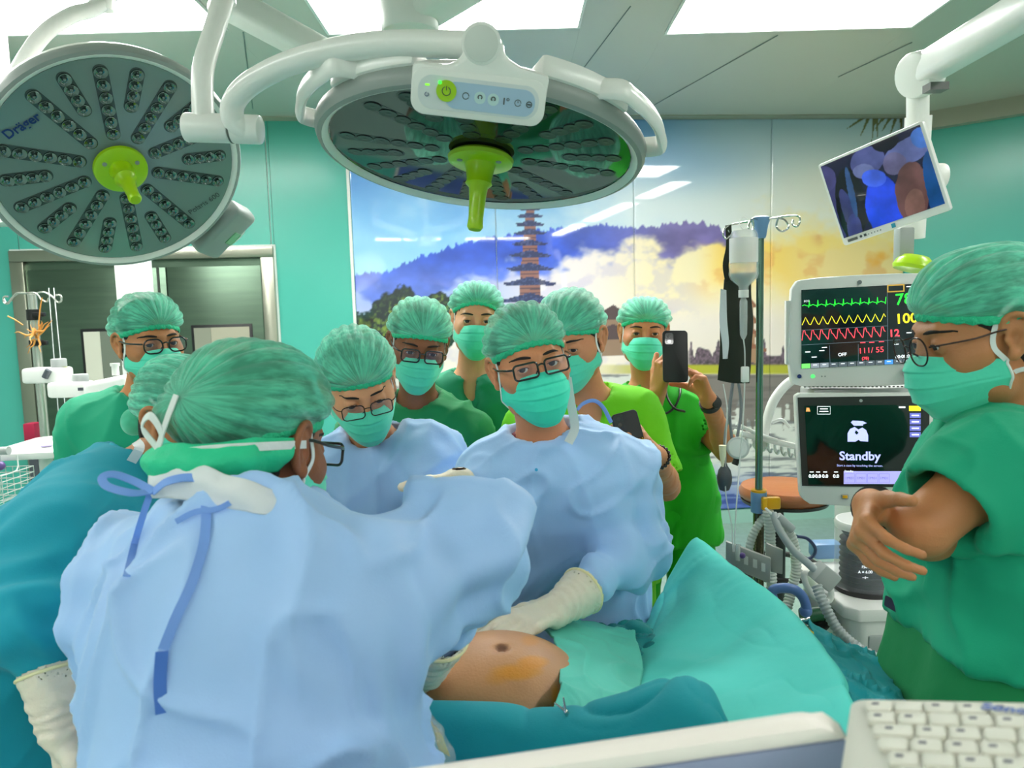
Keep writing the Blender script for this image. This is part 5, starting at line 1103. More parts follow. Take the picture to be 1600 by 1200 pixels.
# tie strings on the middle person, white string, blue gown tie
B().ribbon([W(886, 590, 1.56), W(892, 630, 1.55), W(898, 668, 1.555), W(888, 692, 1.55)], .019, back3, .0015, 6).ob('white_string', white_cl, mid.t)
B().tube(R0((902, 640, 1.66), (912, 630, 1.67), (928, 626, 1.68), (942, 636, 1.68), (955, 660, 1.66)), .0045, n=8, sub=6, flat=(1, .5)).ob('tie_loop', tie, mid.top)
T2 = caster(mid.top); B().cyl(onto(T2, 838, 734, -.001), onto(T2, 838, 734, .002), .0035, n=12).ob('snap', mat('cyan_snap', (40, 170, 230), .4), mid.top)
B().ribbon([W(213, 690, 1.46), W(218, 700, 1.40), W(205, 722, 1.41)], .018, back3, .002, 5).ob('white_collar', white_cl, tealp.t)
bun = B().sph(np.array(tealp.M @ Vector((.02, -.128, -.02))), .026, 12, (1, 1, 1.15)).ob('cap_bun', capm, tealp.cap)
bun2 = B().sph(np.array(jman.M @ Vector((.0, -.125, -.02))), .034, 12, (1, 1, 1.3)).ob('cap_bun', capm, jman.cap)
# watches, beads, ring
def band(par, c, ax, r, w_, m, name='watch_band', n=28):
    x, y, z = basis_z(ax); B().lathe([(r, -w_/2), (r+.003, -w_/2+.001), (r+.003, w_/2-.001), (r, w_/2)], frame(x, y, z, c), n).ob(name, m, par, bevel=0)
wr = iman.wr['L']; el = iman.el['L']; d = nrm(el-wr); wt = thing('wristwatch', 'black watch on the wrist of the person taking a photo', 'watch', wr); band(wt, wr+d*.03, d, .030, .022, blackp); q = wr+d*.03; B().cyl(q+nrm(A(.5, -1, .2))*.027, q+nrm(A(.5, -1, .2))*.036, .018, n=24).ob('watch_case', blackp, wt, bevel=.002)
wr = jman.wr['R']; el = jman.el['R']; d = nrm(el-wr); wt = thing('wristwatch', 'black watch on the wrist of the person with folded arms', 'watch', wr); band(wt, wr+d*.035, d, .033, .020, blackp); q = wr+d*.035; B().cyl(q+A(-.02, -.024, 0)*1, q+A(-.026, -.031, 0), .017, n=24).ob('watch_case', blackp, wt, bevel=.002)
wr = hman.wr['L']; el = hman.el['L']; d = nrm(el-wr); bt = thing('bead_bracelet', 'dark bead bracelet on the wrist beside the lime green sleeve', 'bracelet', wr); x, y, z = basis_z(d)
beadm = mat('dark_bead', (34, 20, 22), .2, coat=.6); bb = None
for k in range(20):
    a = k*math.tau/20; c = wr+d*.012+(x*math.cos(a)+y*math.sin(a))*.031
    o = B().sph(c, .0052, 6).ob('bead', beadm, bt)
f_ = hman.HD['L'][1][9]; rg = thing('finger_ring', 'gold ring on the hand holding the lower phone', 'ring', f_[0]); band(rg, f_[0]*.5+f_[1]*.5, f_[1]-f_[0], .0088, .006, mat('gold', (226, 176, 60), .2, metal=1), 'ring_band', 20)
def phone(label, c, x, y, w_=.076, h_=.158):
    x = nrm(x); y = nrm(y-x*(np.dot(x, y))); z = np.cross(x, y); M = frame(x, y, z, c); t = thing('mobile_phone', label, 'phone', c)
    B().prism(rrect(w_, h_, .011, 6), .0085, M, -.0042).ob('phone_body', mat('phone_black', (20, 20, 23), .45), t, bevel=.0015)
    B().prism([(p[0]-w_*.25, p[1]+h_*.34) for p in rrect(.026, .034, .006, 4)], .0016, M, .0042).ob('camera_bump', mat('phone_bump', (30, 30, 34), .2, coat=.5), t)
    for k in range(2): B().cyl(np.array(M @ Vector((-w_*.25, h_*.34+.008-.016*k, .0056))), np.array(M @ Vector((-w_*.25, h_*.34+.008-.016*k, .0068))), .0052, n=18).ob('camera_lens', mat('phone_lens', (8, 8, 12), .05, coat=1), t)
    return t
phone('black phone held up in both hands to take a photo', W(1055, 557, 2.235), R_, U_+A(0, .06, 0))
phone('black phone held low beside the blue gown shoulder', W(984, 682, 1.80), R_*.9+U_*.25, U_-R_*.35, .066, .125)
# stethoscope
st = thing('stethoscope', 'black stethoscope hanging round the neck of the person taking a photo', 'stethoscope', W(1040, 620, 2.45)); rub = mat('rubber_black', (26, 28, 30), .35)
TI = caster(iman.top); oi = lambda x, y, o=.012: onto(TI, x, y, o, 2.5)
B().tube([iman.nb+A(.06, .03, .03), W(1052, 588, 2.52), oi(1036, 600), oi(1026, 622), oi(1024, 646)], .005, n=8, sub=6).ob('tubing', mat('tubing_grey', (88, 92, 96), .4), st)
B().tube([oi(1026, 642), oi(1040, 646, .02), oi(1054, 636, .02), oi(1062, 618), oi(1063, 604)], .0042, n=8, sub=6).ob('ear_tube', rub, st); B().tube([oi(1040, 604), oi(1043, 622, .02), oi(1054, 638, .02), oi(1070, 643)], .0042, n=8, sub=6).ob('ear_tube', rub, st)
tg = onto(caster(jman.top), 1395, 945, .003); xx, yy, zz = basis_z(back3(tg), R_); pkt = B().prism([(p[0]+.35*p[1]*-1, p[1]) for p in rrect(.030, .018, .003)], .002, frame(xx, yy, zz, tg) @ Matrix.Rotation(-.6, 4, 'Z')).ob('pocket_tag', mat('navy_tag', (16, 26, 60), .6), jman.t); pkt['label'] = 'navy blue pocket tag'
# ---------------------------------------------------------------- right: bottle pole
pg = mat('pole_green_steel', (120, 146, 134), .18, metal=.85); clampb = mat('clamp_blue', (112, 152, 196), .4); yel = mat('yellow_plastic', (240, 176, 16), .35); clearp = mat('clear_tube', (228, 234, 234), .15, alpha=.55, coat=.4)
whp = mat('white_plastic', (232, 233, 230), .35, coat=.1); gryp = mat('grey_plastic', (172, 176, 176), .45); dkgryp = mat('dark_grey_plastic', (66, 72, 80), .4)
ip = thing('infusion_pole', 'green-grey steel infusion pole with blue hub, hooks and a yellow clamp', 'infusion pole', W(1186, 900, 2.0)*[1, 1, 0]); a = W(1188, 352, 2.0); X0p, Y0p = a[0], a[1]
def atz(py): 
    d = ray(1187, py); return CZ+d[2]/d[1]*Y0p
cp = A(X0p, Y0p, 0)
B().cyl(cp+A(0, 0, atz(790)), cp+A(0, 0, a[2]), .0098, n=20).ob('upper_pole', pg, ip); B().cyl(cp+A(0, 0, .10), cp+A(0, 0, atz(785)), .0150, n=20).ob('lower_pole', mat('bronze_steel', (110, 106, 84), .18, metal=.9), ip)
B().lathe([(.012, -.035), (.015, -.030), (.020, 0), (.024, .010), (.024, .020), (.016, .024)], Matrix.Translation((cp+A(0, 0, a[2])).tolist()), 24).ob('hub', clampb, ip)
z0 = a[2]+.012
for P in (((0, 0), (-.045, -.003), (-.088, -.012), (-.100, -.030), (-.092, -.045), (-.082, -.035), (-.086, -.022)), ((0, 0), (.05, .008), (.098, .010), (.106, -.004), (.098, -.018), (.086, -.012), (.088, 0))):
    B().tube([cp+A(p[0], 0, z0+p[1]) for p in P], .0026, n=8, sub=6).ob('hook', chrome, ip)
for sg in (-1, 1):
    B().tube([cp+A(sg*p[0], -.06*p[0]/.05, z0+p[1]) for p in ((0, 0), (.028, .002), (.045, -.006), (.052, -.026), (.040, -.034), (.030, -.020), (.034, .004))], .0026, n=8, sub=6).ob('hook', chrome, ip)
B().cyl(cp+A(0, 0, atz(800)), cp+A(0, 0, atz(768)), .0215, n=24).ob('clamp', clampb, ip, bevel=.002); B().cyl(cp+A(0, 0, atz(768)), cp+A(0, 0, atz(765)), .0205, n=24).ob('clamp_ring', yel, ip)
B().box((.030, -.022, 0), (.042, .02, .034), M=Matrix.Translation((cp+A(0, 0, atz(783))).tolist()), bev=.006, seg=3).ob('clamp_knob', yel, ip); B().box((.006, -.026, 0), (.014, .02, .036), M=Matrix.Translation((cp+A(0, 0, atz(783))).tolist()), bev=.004).ob('clamp_knob', yel, ip)
for k in range(5):
    an = k*math.tau/5+.3; e = cp+A(.28*math.cos(an), .28*math.sin(an), .07); B().tube([cp+A(0, 0, .12), e], [.016, .011], sub=1).ob('leg', gryp, ip); B().cyl(e+A(-.012*math.sin(an), .012*math.cos(an), -.045), e+A(.012*math.sin(an), -.012*math.cos(an), -.045), .025, n=18).ob('caster', blackp, ip)
# bottle with drip line
bo = thing('infusion_bottle', 'clear infusion bottle hanging upside down with drip chamber', 'infusion bottle', W(1162, 400, 1.95)); bx = W(1162, 400, 1.95); zt_ = W(1162, 360, 1.95)[2]; zb_ = W(1162, 447, 1.95)[2]; Hh = zt_-zb_
clb = mat('bottle_plastic', (236, 240, 240), .08, alpha=.34, coat=.8); liq = mat('saline', (150, 166, 170), .05, alpha=.7, coat=1)
MBt = Matrix.Translation((bx[0], bx[1], zb_)); B().lathe([(.012, -.012), (.014, 0), (.034, .018), (.038, .03), (.035, Hh*.5), (.034, Hh*.55), (.036, Hh*.9), (.030, Hh), (.006, Hh+.002)], MBt, 32).ob('bottle_body', clb, bo)
B().lathe([(.011, .001), (.031, .020), (.0345, .034), (.001, .034)], MBt, 28).ob('liquid', liq, bo); B().lathe([(.0358, Hh*.42), (.0366, Hh*.5), (.0366, Hh*.85), (.0358, Hh*.86)], MBt, 32).ob('bottle_label', mat('bottle_label', (244, 244, 244), .4, alpha=.6), bo)
B().cyl((bx[0], bx[1], zb_-.030), (bx[0], bx[1], zb_-.010), .013, n=20).ob('bottle_cap', whp, bo); B().tube([A(bx[0], bx[1], zt_), A(bx[0]-.012, bx[1], zt_+.02), A(bx[0], bx[1], zt_+.035), A(bx[0]+.012, bx[1], zt_+.02), A(bx[0], bx[1], zt_)], .0015, sub=4).ob('hanger', whp, bo)
ds = thing('drip_line', 'thin clear drip tube with a white roller clamp', 'drip line', W(1163, 520, 1.95)); q0 = W(1162, 462, 1.95)
B().lathe([(.004, -.11), (.0095, -.098), (.0105, -.05), (.0105, -.01), (.006, 0)], Matrix.Translation((bx[0], bx[1], zb_-.03)), 20).ob('drip_chamber', clb, ds)
B().tube([A(bx[0], bx[1], zb_-.135), W(1164, 560, 1.95), W(1162, 640, 1.95), W(1156, 720, 1.93), W(1150, 800, 1.9), W(1147, 862, 1.88)], .0020, n=8, sub=8).ob('tube', clearp, ds); B().box((0, 0, 0), (.020, .014, .042), M=Matrix.Translation(W(1164, 585, 1.945).tolist()), bev=.003).ob('roller_clamp', whp, ds)
B().tube(R0((1130, 600, 1.97), (1136, 640, 1.96), (1134, 700, 1.95), (1134, 770, 1.93), (1143, 820, 1.9), (1145, 862, 1.88)), .0018, n=6, sub=8).ob('tube', clearp, ds); B().lathe([(.003, -.03), (.008, 0), (.010, .028)], Matrix.Translation(W(1129, 712, 1.94).tolist()), 14).ob('connector', mat('cream_plastic', (226, 222, 190), .4), ds)
# pressure bag
olive = cloth_mat('olive_black_cloth', (34, 40, 28), .8, .1); pb = thing('pressure_bag', 'dark olive pressure bag hanging behind the bottle, with a white strip', 'pressure bag', W(1146, 520, 2.02))
sheet('bag_cloth', [R0((1134, 440, 2.03), (1150, 432, 2.02), (1166, 446, 2.03)), R0((1128, 500, 2.0), (1150, 500, 1.985), (1168, 500, 2.0)), R0((1127, 550, 2.0), (1148, 550, 1.985), (1166, 552, 2.0)), R0((1122, 590, 2.02), (1145, 594, 2.01), (1165, 596, 2.02))], 10, 10, olive, pb, .02, lambda V, u, v: .005*noise(V*18, 3))
B().ribbon(R0((1138, 352, 2.0), (1139, 385, 2.0), (1134, 415, 2.0), (1139, 445, 2.01)), .016, back3, .004).ob('strap', olive, pb)
sheet('white_strip', [R0((1126, 452, 1.985), (1135, 454, 1.98)), R0((1124, 500, 1.975), (1136, 500, 1.97)), R0((1128, 535, 1.975), (1139, 535, 1.97)), R0((1130, 560, 1.98), (1137, 560, 1.975))], 6, 8, white_cl, pb, .008)
for x in (1146, 1153): B().tube(R0((x, 590, 2.0), (x-6+(x-1146)*1.6, 640, 1.99), (x-2, 690, 1.98), (x, 708, 1.97)), .0042, n=8, sub=8).ob('air_tube', mat('air_tube_grey', (116, 122, 128), .4), pb)
B().tube(R0((1146, 590, 2.0), (1140, 640, 1.99), (1133, 680, 1.97), (1133, 722, 1.96)), .0040, n=8, sub=8).ob('air_tube', MATS['air_tube_grey'], pb)
gcen = W(1153, 700, 1.96); gd = nrm(CP-gcen); B().cyl(gcen-gd*.012, gcen+gd*.010, .030, n=32).ob('gauge', mat('gauge_grey', (190, 196, 196), .3, coat=.3), pb, bevel=.003); B().cyl(gcen+gd*.0101, gcen+gd*.0115, .024, n=28).ob('gauge_face', mat('gauge_face', (222, 226, 224), .2, coat=.6), pb)
B().lathe([(.003, -.035), (.013, -.030), (.019, -.012), (.020, .005), (.016, .024), (.008, .036), (.006, .044)], Matrix.Translation(W(1132, 748, 1.95).tolist()), 24).ob('squeeze_bulb', dkgryp, pb)
B().cyl(W(1148, 726, 1.97), W(1152, 716, 1.97), .009, n=14).ob('valve', blackp, pb)
# hose rack with hooks
hr = thing('hose_rack', 'white curved arm carrying a comb-like rack of hooks', 'rack', W(1200, 690, 2.15)); B().tube(R0((1262, 586, 2.2), (1232, 598, 2.2), (1208, 628, 2.18), (1196, 668, 2.16), (1190, 700, 2.15)), .014, n=14, sub=8).ob('arm', whp, hr)
B().tube(R0((1206, 660, 2.17), (1222, 656, 2.16), (1234, 668, 2.15)), .005, n=8, sub=6).ob('branch', whp, hr)
for y, x0_, x1_ in ((684, 1152, 1246),): 
    a, b = W(x0_, 676, 2.12), W(x1_, 698, 2.16); dd = nrm(b-a); B().box((0, 0, 0), (np.linalg.norm(b-a), .055, .016), M=frame(dd, nrm(np.cross(A(0, 0, 1), dd)), nrm(np.cross(dd, np.cross(A(0, 0, 1), dd))), (a+b)/2), bev=.004).ob('rack_plate', whp, hr)
    for k in range(8):
        c = a+(b-a)*(.12+.115*k)+A(0, -.02, -.008); B().tube([c, c+A(0, -.004, -.016), c+A(.004, -.012, -.024), c+A(.008, -.016, -.014)], .0042, n=7, sub=4).ob('hook', mat('hook_clear', (206, 214, 212), .2, coat=.4), hr)
for k in range(4): B().tube([W(1150+12*k, 662+6*k, 2.10), W(1178+12*k, 676+4*k, 2.12)], .0055, n=8, sub=1).ob('tube_stub', whp, hr)
# stool
brown = mat('brown_vinyl', (142, 80, 42), .38, coat=.2, bump=.1, bscale=40); sc_ = W(1226, 762, 2.95); so = thing('stool', 'round brown padded stool on a black column', 'stool', sc_*[1, 1, 0])
B().lathe([(.01, -.045), (.165, -.045), (.178, -.030), (.180, -.010), (.170, .008), (.12, .016), (.001, .018)], Matrix.Translation(sc_.tolist()), 48).ob('seat', brown, so); B().lathe([(.02, -.062), (.168, -.058), (.174, -.044), (.001, -.044)], Matrix.Translation(sc_.tolist()), 40).ob('seat_base', blackp, so)
B().cyl((sc_[0]-.03, sc_[1], .08), (sc_[0]-.03, sc_[1], sc_[2]-.06), .026, n=20).ob('column', blackp, so); B().cyl((sc_[0]-.03, sc_[1], .3), (sc_[0]-.03, sc_[1], sc_[2]-.2), .034, n=20).ob('column_sleeve', blackp, so)
B().tube([A(sc_[0]-.03+.17*math.cos(a), sc_[1]+.17*math.sin(a), sc_[2]-.33) for a in np.linspace(0, math.tau, 24, endpoint=False)], .012, n=8, closed=True).ob('foot_ring', blackp, so)
for k in range(5):
    an = k*math.tau/5; B().tube([A(sc_[0]-.03, sc_[1], .1), A(sc_[0]-.03+.24*math.cos(an), sc_[1]+.24*math.sin(an), .06)], [.02, .013], sub=1).ob('leg', blackp, so); B().sph((sc_[0]-.03+.24*math.cos(an), sc_[1]+.24*math.sin(an), .028), .027, 8).ob('caster', blackp, so)
# ---------------------------------------------------------------- anaesthesia workstation
am_ = thing('anaesthesia_machine', 'white anaesthesia machine with black bellows canister and a standby screen', 'medical machine', W(1360, 900, 2.1)*[1, 1, 0])
offw = mat('machine_white', (224, 225, 222), .35, coat=.1); dkb = mat('bezel_dark', (44, 42, 44), .3); scb = mat('screen_black', (10, 14, 18), .08, coat=.6); scg = mat('screen_dark', (14, 30, 40), .12, coat=.5)
def plane_from(TL, TR, BL): return quad_frame(TL, TR, BL)
def on(MP_, px, py):
    o = np.array(MP_.translation); n = np.array([MP_[i][2] for i in range(3)]); p = WP(px, py, o, n); return p
def loc(MP_, px, py): v = MP_.inverted() @ Vector(on(MP_, px, py)); return (v.x, v.y)
def flat(MP_, poly, m, par, z=.001, th=.0008, name='graphic'): return B().prism([loc(MP_, *p) for p in poly], th, MP_, z).ob(name, m, par, smooth=False)
def rectp(MP_, x0, y0, x1, y1, m, par, z=.001, name='graphic', th=.0008, sk=0.0): return flat(MP_, [(x0, y0), (x0, y1), (x1, y1+sk*(x1-x0)), (x1, y0+sk*(x1-x0))], m, par, z, th, name)
def stroke(MP_, pts, wpx, m, par, z=.0012, name='trace'):
    Q = [loc(MP_, *p) for p in pts]; h_ = wpx/1150*2.0/2; b = B(); vs = []
    for i, p in enumerate(Q):
        a, c = Q[max(0, i-1)], Q[min(len(Q)-1, i+1)]; t = nrm([c[0]-a[0], c[1]-a[1]]); nn = (-t[1]*h_, t[0]*h_); vs.append([b.b.verts.new(MP_ @ Vector((p[0]+s_*nn[0], p[1]+s_*nn[1], z))) for s_ in (1, -1)])
    for a, c in zip(vs, vs[1:]): b.b.faces.new((a[0], a[1], c[1], c[0]))
    return b.ob(name, m, par, smooth=False)
def txt(MP_, s_, px, py, hpx, m, par, ax='CENTER', bold=0., z=.0012, rot=0): 
    x, y = loc(MP_, px, py); text(s_, hpx*1.38/1150*2.0, m, par, MP_ @ Matrix.Translation((x, y, z)) @ Matrix.Rotation(rot, 4, 'Z'), ax, bold)
em = lambda n, c, e=.9: MATS.get(n) or mat(n, c, .4, emit=e)
tg_, ty_, tr_, tw_, tp_, tlg = em('trace_green', (40, 235, 60)), em('trace_yellow', (240, 226, 40)), em('trace_red', (245, 70, 86)), em('trace_white', (232, 236, 240)), em('trace_lilac', (170, 176, 240)), em('key_grey', (140, 146, 158), .5)
# upper monitor
pm = thing('patient_monitor', 'white patient monitor with green, yellow and red traces on black', 'monitor', W(1342, 520, 1.95))
PM, pw_, ph_, _, _, pz = plane_from(W(1239, 438, 1.98), W(1452, 428, 1.90), W(1237, 600, 1.98))
out = [loc(PM, *p) for p in ((1237, 600), (1232, 560), (1234, 500), (1237, 452), (1246, 438), (1275, 434), (1330, 430), (1400, 427), (1440, 427), (1450, 436), (1452, 480), (1452, 560), (1450, 590), (1436, 600), (1340, 606), (1262, 606))]
B().prism(out, .05, PM, -.052).ob('casing', offw, pm, bevel=.005); rectp(PM, 1229, 470, 1240, 570, offw, pm, -.05, 'side_grip', .04)
flat(PM, [(1252, 453), (1252, 576), (1438, 567), (1438, 443)], scg, pm, .0003, .0006, 'screen')
sk = -.048
def ecg(x0, y0, pts, n, step): return [(x0+step*i+dx, y0+sk*(step*i+dx)+dy) for i in range(n) for dx, dy in pts]
stroke(PM, ecg(1253, 478, [(0, 0), (4, -1.5), (7, 0), (9, 0), (10.5, 3), (11.5, -8), (12.5, 1), (13, 0)], 10, 13.3)[:78], 1.0, tg_, pm)
stroke(PM, ecg(1253, 508, [(0, 0), (3, -6), (5.5, -12), (8, -7), (11, -1), (13, 0)], 10, 13.6)[:58], 1.0, ty_, pm)
stroke(PM, ecg(1253, 532, [(0, 0), (2, -15), (4, -15.5), (6, -9), (8, -8), (11, -3), (13, 0)], 10, 13.6)[:68], 1.1, tr_, pm)
dgl = em('grid_line', (110, 124, 140), .4)
for P in (((1386, 446), (1387, 562)), ((1252, 539), (1438, 529)), ((1296, 540), (1297, 571)), ((1341, 538), (1341, 569)), ((1252, 516), (1386, 509))): stroke(PM, P, .5, dgl, pm)
rectp(PM, 1386, 445, 1413, 457, em('box_gold', (190, 150, 60), .6), pm, .0008, sk=-.048); rectp(PM, 1388, 447, 1411, 455, scg, pm, .0015, sk=-.048)
txt(PM, 'ECG', 1256, 471, 3, tw_, pm, 'LEFT', rot=.05); txt(PM, '78', 1412, 468, 17, tg_, pm, bold=.0004, rot=.05); txt(PM, '100', 1416, 498, 15, ty_, pm, bold=.0006, rot=.05); txt(PM, '12', 1397, 521, 11, tr_, pm, bold=.0006, rot=.05); txt(PM, '111/ 55', 1361, 547.5, 8.5, tr_, pm, bold=.0001, rot=.05); txt(PM, 'OFF', 1316, 554, 5, tw_, pm, bold=.0002, rot=.05); txt(PM, '00:00:00', 1412, 557, 5, tw_, pm, bold=.0002, rot=.05); txt(PM, '(78)', 1352, 560, 4.5, tr_, pm, bold=.0002, rot=.05)
for x, y in ((1262, 550), (1284, 548), (1272, 558), (1348, 535.5), (1362, 535), (1377, 534), (1288, 543), (1400, 538), (1420, 520), (1420, 448), (1430, 447)): rectp(PM, x-4, y-.7, x+4, y+.7, tw_ if x < 1340 or x > 1390 else tr_, pm, .0012, sk=-.05)
for k in range(13):
    x0 = 1252+14.4*k; y0 = 568.5-.048*(x0-1252); rectp(PM, x0+.4, y0, x0+13.8, y0+7.2, [em('key_green', (110, 225, 100), .8), tlg, tlg, em('key_slate', (92, 100, 110), .4)][min(k, 3)] if k != 9 else em('key_blue', (70, 140, 220), .7), pm, .0010, 'screen_key', sk=-.048)
    if k: rectp(PM, x0+4, y0+2, x0+10, y0+3, tw_, pm, .002, sk=-.048)
B().cyl(on(PM, 1343, 441), on(PM, 1343, 441)+pz*.002, .0055, n=20).ob('emblem', mat('emblem_grey', (120, 124, 128), .4, metal=.5), pm)
for x, c in ((1249, inkb), (1270, em('led_green', (90, 230, 120), .6)), (1284, lg), (1289, lg)): B().cyl(on(PM, x, 588), on(PM, x, 588)+pz*.002, .0055 if x < 1275 else .002, n=16).ob('button', c, pm)
B().cyl(on(PM, 1423, 582), on(PM, 1423, 582)+pz*.035, .020, n=28).ob('rotary_knob', gryp, pm, bevel=.003)
B().box((0, 0, 0), (.30, .10, .03), M=Matrix.Translation(W(1345, 612, 2.02).tolist()), bev=.005).ob('mount', gryp, pm)
for k in range(26): rectp(PM, 1256+6.6*k, 603.4-.02*k, 1259.5+6.6*k, 605.6-.02*k, lgd, pm, -.0004, 'vent_slot')
# standby screen of the machine
SM, sw_, sh__, _, _, sz = plane_from(W(1243, 615, 1.93), W(1470, 612, 1.85), W(1252, 785, 1.90))
B().prism([loc(SM, *p) for p in ((1243, 618), (1247, 700), (1251, 770), (1254, 780), (1266, 788), (1360, 793), (1470, 795), (1478, 700), (1470, 613), (1360, 614), (1250, 614))], .05, SM, -.052).ob('screen_casing', offw, am_, bevel=.005)
flat(SM, [(1246, 621), (1253, 759), (1452, 762), (1452, 618)], dkb, am_, .0003, .0010, 'bezel'); flat(SM, [(1257, 634), (1263, 757), (1444, 759), (1441, 632)], scb, am_, .0014, .0006, 'standby_screen')
txt(SM, 'Standby', 1343, 713, 13, tp_, am_, bold=.0007, z=.0024); txt(SM, 'Start a case by touching the screen.', 1343, 727.5, 3.2, tp_, am_, z=.0024)
flat(SM, [(1324, 690), (1324, 677), (1328, 670), (1335, 667), (1341, 671), (1347, 668), (1353, 672), (1356, 680), (1356, 690), (1344, 689), (1341, 687), (1336, 690)], tp_, am_, .0024); flat(SM, [(1329, 660), (1332, 657), (1348, 658), (1354, 661), (1348, 663), (1348, 665), (1334, 665)], tp_, am_, .0024); flat(SM, [(1337, 672), (1341, 676), (1338, 679), (1335, 676)], scb, am_, .0034)
rectp(SM, 1420, 634, 1438, 642, ty_, am_, .0024)
for k in range(4): rectp(SM, 1421, 645+10*k, 1438, 653+10*k, em('key_lilac', (104, 108, 190), .6), am_, .0024, 'screen_key'); rectp(SM, 1424, 648+10*k, 1435, 650+10*k, tw_, am_, .0034)
rectp(SM, 1318, 736, 1440, 756, em('panel_lilac', (168, 164, 226), .6), am_, .0024, 'screen_key'); txt(SM, 'Standby', 1326, 736, 2.8, tw_, am_, z=.0034)
for k in range(4): stroke(SM, ((1319+18*k, 740), (1335+18*k, 740), (1335+18*k, 754), (1319+18*k, 754), (1319+18*k, 740)), .5, em('lilac_dark', (110, 104, 190), .5), am_, .0034); txt(SM, '1M01', 1327+18*k, 747, 4, em('lilac_dark', (110, 104, 190), .5), am_, z=.0034)
for k, (x, w_) in enumerate(((1268, '0.0'), (1278, '0.0'), (1289, '0.0'), (1306, '0.0'))): txt(SM, w_, x, 744, 5, tw_, am_, bold=.0004, z=.0024); rectp(SM, x-3, 736.5, x+3, 738, tw_, am_, .0024)
stroke(SM, ((1277, 635), (1297, 635), (1297, 647), (1277, 647), (1277, 635)), .7, tw_, am_, .0024); rectp(SM, 1281, 638, 1293, 639.5, tw_, am_, .0024); rectp(SM, 1280, 642, 1294, 643.5, tw_, am_, .0024); rectp(SM, 1404, 635, 1414, 637.5, tw_, am_, .0024); flat(SM, [(1259, 643), (1260, 637), (1264, 637), (1266, 643)], em('icon_orange', (240, 160, 90), .7), am_, .0024)
B().cyl(on(SM, 1345, 626), on(SM, 1345, 626)+sz*.0022, .004, n=20).ob('emblem', gryp, am_)
for x, c in ((1320, yel), (1344, whp), (1369, whp)): B().box((*loc(SM, x, 776), .001), (.018, .013, .003), M=SM, bev=.002).ob('button', gryp, am_); B().box((*loc(SM, x, 776), .003), (.012, .008, .003), M=SM, bev=.001).ob('button_cap', c, am_)
# column and body
cxm = W(1375, 900, 2.25); B().box((cxm[0]+.02, cxm[1]+.10, .98), (.20, .16, 1.3), bev=.03).ob('rear_column', offw, am_)
bl = W(1352, 868, 1.95); zt0 = W(1352, 915, 1.95)[2]; zt1 = W(1352, 812, 1.95)[2]; hB = zt1-zt0
canm = mat('canister_clear', (200, 206, 216), .05, alpha=.22, coat=1); MBel = Matrix.Translation((bl[0], bl[1], zt0))
rb = []
for k in range(9): z_ = .012+(hB-.05)*k/9; rb += [(.066, z_), (.052, z_+(hB-.05)/18)]
B().lathe([(.001, .004)]+rb+[(.060, hB-.035), (.001, hB-.032)], MBel, 40).ob('bellows', mat('bellows_black', (26, 26, 30), .45), am_)
B().lathe([(.078, 0), (.078, hB-.012), (.072, hB), (.001, hB+.001)], MBel, 48).ob('canister', canm, am_); B().lathe([(.081, -.010), (.081, .004), (.077, .006)], MBel, 48).ob('canister_foot', dkb, am_); B().lathe([(.0785, hB-.02), (.080, hB-.008), (.076, hB)], MBel, 48).ob('canister_rim', whp, am_)
fpl, _, _, _, _, _ = plane_from(W(1322, 850, 1.865), W(1380, 850, 1.865), W(1322, 910, 1.865))
for s_, y in (('1200', 874), ('1500', 886), ('A = 6.00', 894), ('⊣⊢', 903)): txt(fpl, s_, 1352, y, 4.5, tw_, am_, z=.0)
dk = W(1395, 935, 1.95); zdk = zt0-.008
poly = [(-.19, -.13), (-.16, -.16), (.22, -.16), (.22, .20), (-.19, .20)]
B().prism(poly, .035, Matrix.Translation((bl[0]+.08, bl[1]+.02, zdk-.035))).ob('work_deck', offw, am_, bevel=.006)
B().prism([(p[0]*.92, p[1]*.92) for p in poly], .10, Matrix.Translation((bl[0]+.085, bl[1]+.02, zdk-.137))).ob('body_upper', offw, am_, bevel=.01)
B().prism([(p[0]*.86, p[1]*.9) for p in poly], .52, Matrix.Translation((bl[0]+.09, bl[1]+.03, zdk-.66))).ob('body_lower', offw, am_, bevel=.01)
B().box((bl[0]+.08, bl[1]-.122, zdk-.10), (.26, .02, .05), bev=.005).ob('drawer_front', gryp, am_); B().box((bl[0]+.10, bl[1]+.03, .08), (.5, .5, .10), bev=.03).ob('base', dkb, am_)
B().box((bl[0]-.03, bl[1]-.13, zdk-.30), (.16, .06, .14), bev=.02).ob('absorber', blackp, am_)
# breathing hoses and fittings left of it
bz = W(1256, 905, 1.85)
def corr(par, pts, r, m, name='corrugated_hose', pitch=.009):
    P = smooth_line(pts, 30); L = np.cumsum([0]+[np.linalg.norm(b-a) for a, b in zip(P, P[1:])]); n = int(L[-1]/pitch)*4; Q = [np.array([np.interp(t, L, [p[i] for p in P]) for i in range(3)]) for t in np.linspace(0, L[-1], n)]
    return B().tube(Q, [r*(1+.10*math.sin(k*math.pi/2)) for k in range(n)], n=12).ob(name, m, par)
hs = thing('breathing_circuit', 'pale corrugated breathing hoses looping beside the pole', 'hoses', W(1240, 880, 1.9)); hosew = mat('hose_white', (214, 222, 216), .35, alpha=.9, coat=.2); hoseg = mat('hose_grey', (172, 180, 182), .35, coat=.2)
corr(hs, R0((1204, 798, 1.98), (1185, 820, 1.98), (1172, 850, 1.98), (1168, 892, 1.98)), .011, hosew); corr(hs, R0((1200, 798, 1.96), (1203, 830, 1.96), (1204, 868, 1.96), (1206, 925, 1.96)), .014, hosew)
